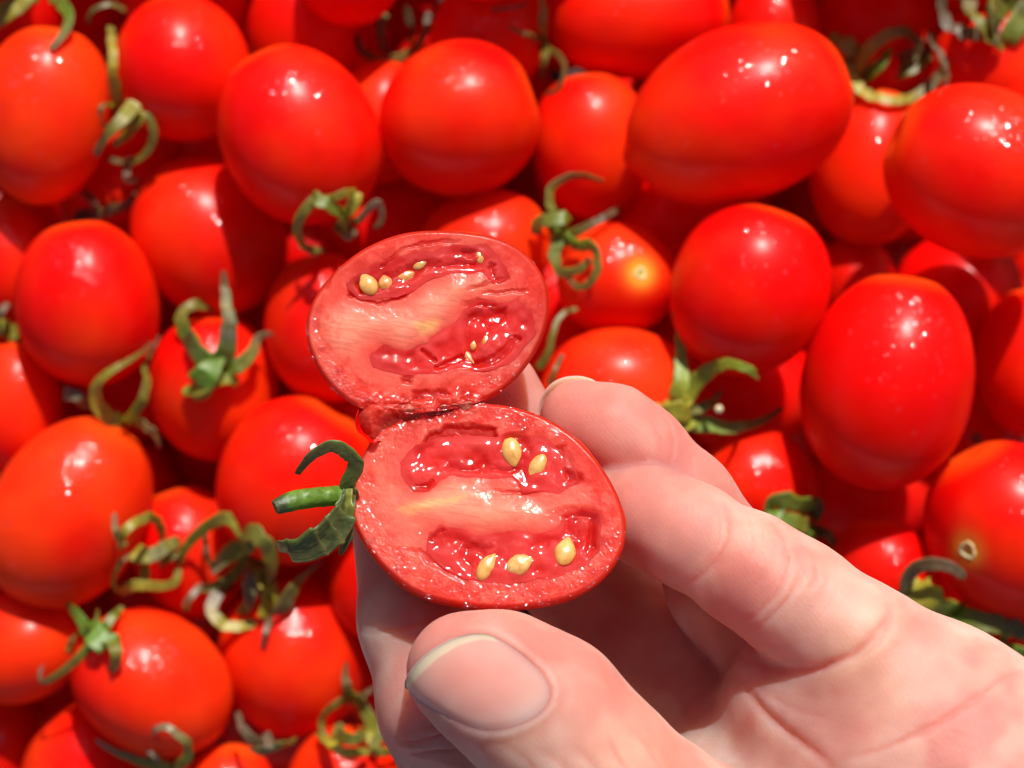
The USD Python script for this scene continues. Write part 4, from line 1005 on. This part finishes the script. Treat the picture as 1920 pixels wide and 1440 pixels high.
SK, PK, PALE, YW = np.array([.49, .255, .207]), np.array([.46, .16, .135]), np.array([.53, .325, .27]), np.array([.54, .30, .205])
n1 = fbm(hv, 1 / 7.0, 51, 3); n2 = fbm(hv, 1 / 2.2, 52, 2)
col = np.tile(SK, (len(hv), 1))
col += (PALE - SK) * smoothstep(.50, .72, n1)[:, None]
tipd = np.min(np.stack([np.linalg.norm(hv - t[0][:3], axis=1) for t in (PINKY, RING, MIDDLE, INDEX, THUMB)], -1), 1)
col += (PK - col) * (smoothstep(17, 5, tipd) * .75)[:, None]
col += (PK - col) * (smoothstep(.52, .36, n1) * .85)[:, None]
for x, y, r, w in ((1290, 985, 75, .7), (1190, 930, 70, .6), (1075, 735, 60, .5), (1130, 1240, 110, .5), (1560, 1340, 120, .55), (1430, 1290, 70, .5), (1700, 1200, 80, .35), (1120, 760, 70, .4)):
    col += (PK - col) * (np.exp(-((pix[:, 0] - x) ** 2 + (pix[:, 1] - y) ** 2) / r ** 2) * w)[:, None]
for x, y, r, w in ((1600, 1225, 80, .6), (1180, 1420, 110, .5), (1660, 1300, 80, .3), (960, 1420, 60, .4)):
    col += (YW - col) * (np.exp(-((pix[:, 0] - x) ** 2 + (pix[:, 1] - y) ** 2) / r ** 2) * w)[:, None]
col += (np.array([.50, .18, .14]) - col) * (cre * .45)[:, None]
col *= (.94 + .12 * n2)[:, None]
W = lambda v: v * MM + np.array([0, 0, CAMZ])
hand, HO = thing('hand', 'left hand holding the opened tomato between thumb and fingertips, palm at lower right', 'hand', W(J(1640, 1300, 0, 1)[:3]))
part(hand, 'skin', (W(hv2), hf), 'hand_skin', HO, color=np.clip(col, 0, 1))


def ray_hit(px, py, start):
    """Where the line of sight through a pixel meets the hand."""
    r = np.stack([(px - 960) / F, (720 - py) / F, -np.ones(len(px))], -1); r /= np.linalg.norm(r, axis=1, keepdims=True)
    t = np.full(len(px), start)
    for _ in range(90): t = t + np.clip(hand_sd(r * t[:, None]), -1, 3) * .9
    return r * t[:, None]


# thumb nail: a thin curved plate on its bed, with a pale free edge
c = np.array([900.0, 1285.0]); nr = 40
p, rho = rings(NAIL, c, nr)
s = ray_hit(p[:, 0], p[:, 1], 165.0); gn = grad(s)
e = poly_sd(p, NAIL[::2])
free = poly_sd(p, np.array([(740, 1296), (757, 1280), (775, 1252), (805, 1222), (848, 1198), (905, 1187), (925, 1192), (934, 1204), (905, 1199), (862, 1210), (821, 1235), (790, 1265), (768, 1289)]))
ridge = fbm(np.stack([(p[:, 0] + p[:, 1] * 1.0) / 300, (p[:, 0] * .64 - p[:, 1] * .77) / 12, p[:, 0] * 0], -1), 1, 3, 2) - .5
top = s + gn * (-.03 + .13 * smoothstep(0, 20, e) + .05 * smoothstep(-20, 6, free) + .03 * ridge)[:, None]
nc_ = np.tile(np.array([.54, .235, .195]), (len(p), 1))
nc_ += (np.array([.55, .27, .23]) - nc_) * smoothstep(.4, .7, fbm(p, 1 / 70, 8, 2))[:, None]
nc_ += (np.array([.52, .19, .16]) - nc_) * (smoothstep(40, 5, np.abs(free + 45)) * .5)[:, None]
nc_ += (np.array([.57, .38, .26]) - nc_) * smoothstep(-3, 3, free)[:, None]
lun = np.exp(-(((p[:, 0] - 985) / 42) ** 2 + ((p[:, 1] - 1345) / 30) ** 2))
nc_ += (np.array([.53, .33, .29]) - nc_) * (lun * .7)[:, None]
nv = np.vstack([top, s[-220:] - gn[-220:] * .35]); nf = np.vstack([grid_faces(220, nr), grid_faces(220, 2) + len(p) - 220])
nf = orient(nv, nf, np.array([0, 0, 1.0]))
part(hand, 'thumb_nail', (W(nv), nf), 'nail', HO, color=np.vstack([nc_, nc_[-220:]]), label='pink thumb nail with a pale free edge')


def far_nail(line, thick_px, name):
    """The rim of a nail that shows past a fingertip seen from its pad side."""
    c = curve(np.array(line, float), 40); n = len(c)
    t = np.gradient(c, axis=0); t /= np.linalg.norm(t, axis=1, keepdims=True)
    inw = np.stack([-t[:, 1], t[:, 0]], -1)
    mid_ = c.mean(0)
    js = RING if name == 'ring' else PINKY
    jp = js[1]; ctr = np.array([960 + jp[0] / -jp[2] * F, 720 - jp[1] / -jp[2] * F])
    if ((ctr - mid_) * inw.mean(0)).sum() < 0: inw = -inw
    prof = [(-thick_px, 1.2), (-thick_px * .7, .9), (8, 2.6), (30, 5.2), (30, 5.9), (4, 3.4), (-thick_px * .9, 1.9)]
    d0 = -js[0][2]
    v = []
    for off, dz in prof:
        fade = np.sin(math.pi * np.linspace(.0, 1, n)) ** .4
        q = c + inw * (off * fade if off < 0 else np.full(n, off))[:, None]
        d = d0 + dz
        v.append(np.stack([(q[:, 0] - 960) / F * d, (720 - q[:, 1]) / F * d, np.full(n, -d)], -1))
    v = np.stack(v, 1).reshape(-1, 3)
    f = grid_faces(len(prof), n)
    part(hand, 'finger_nail', (W(v), f), 'nail', HO, color=np.tile([.55, .33, .25], (len(v), 1)))
far_nail([(1012, 775), (1020, 742), (1042, 718), (1072, 709), (1104, 712), (1130, 728)], 4, 'ring')
far_nail([(1112, 868), (1128, 858), (1150, 856), (1176, 864)], 3.5, 'pinky')
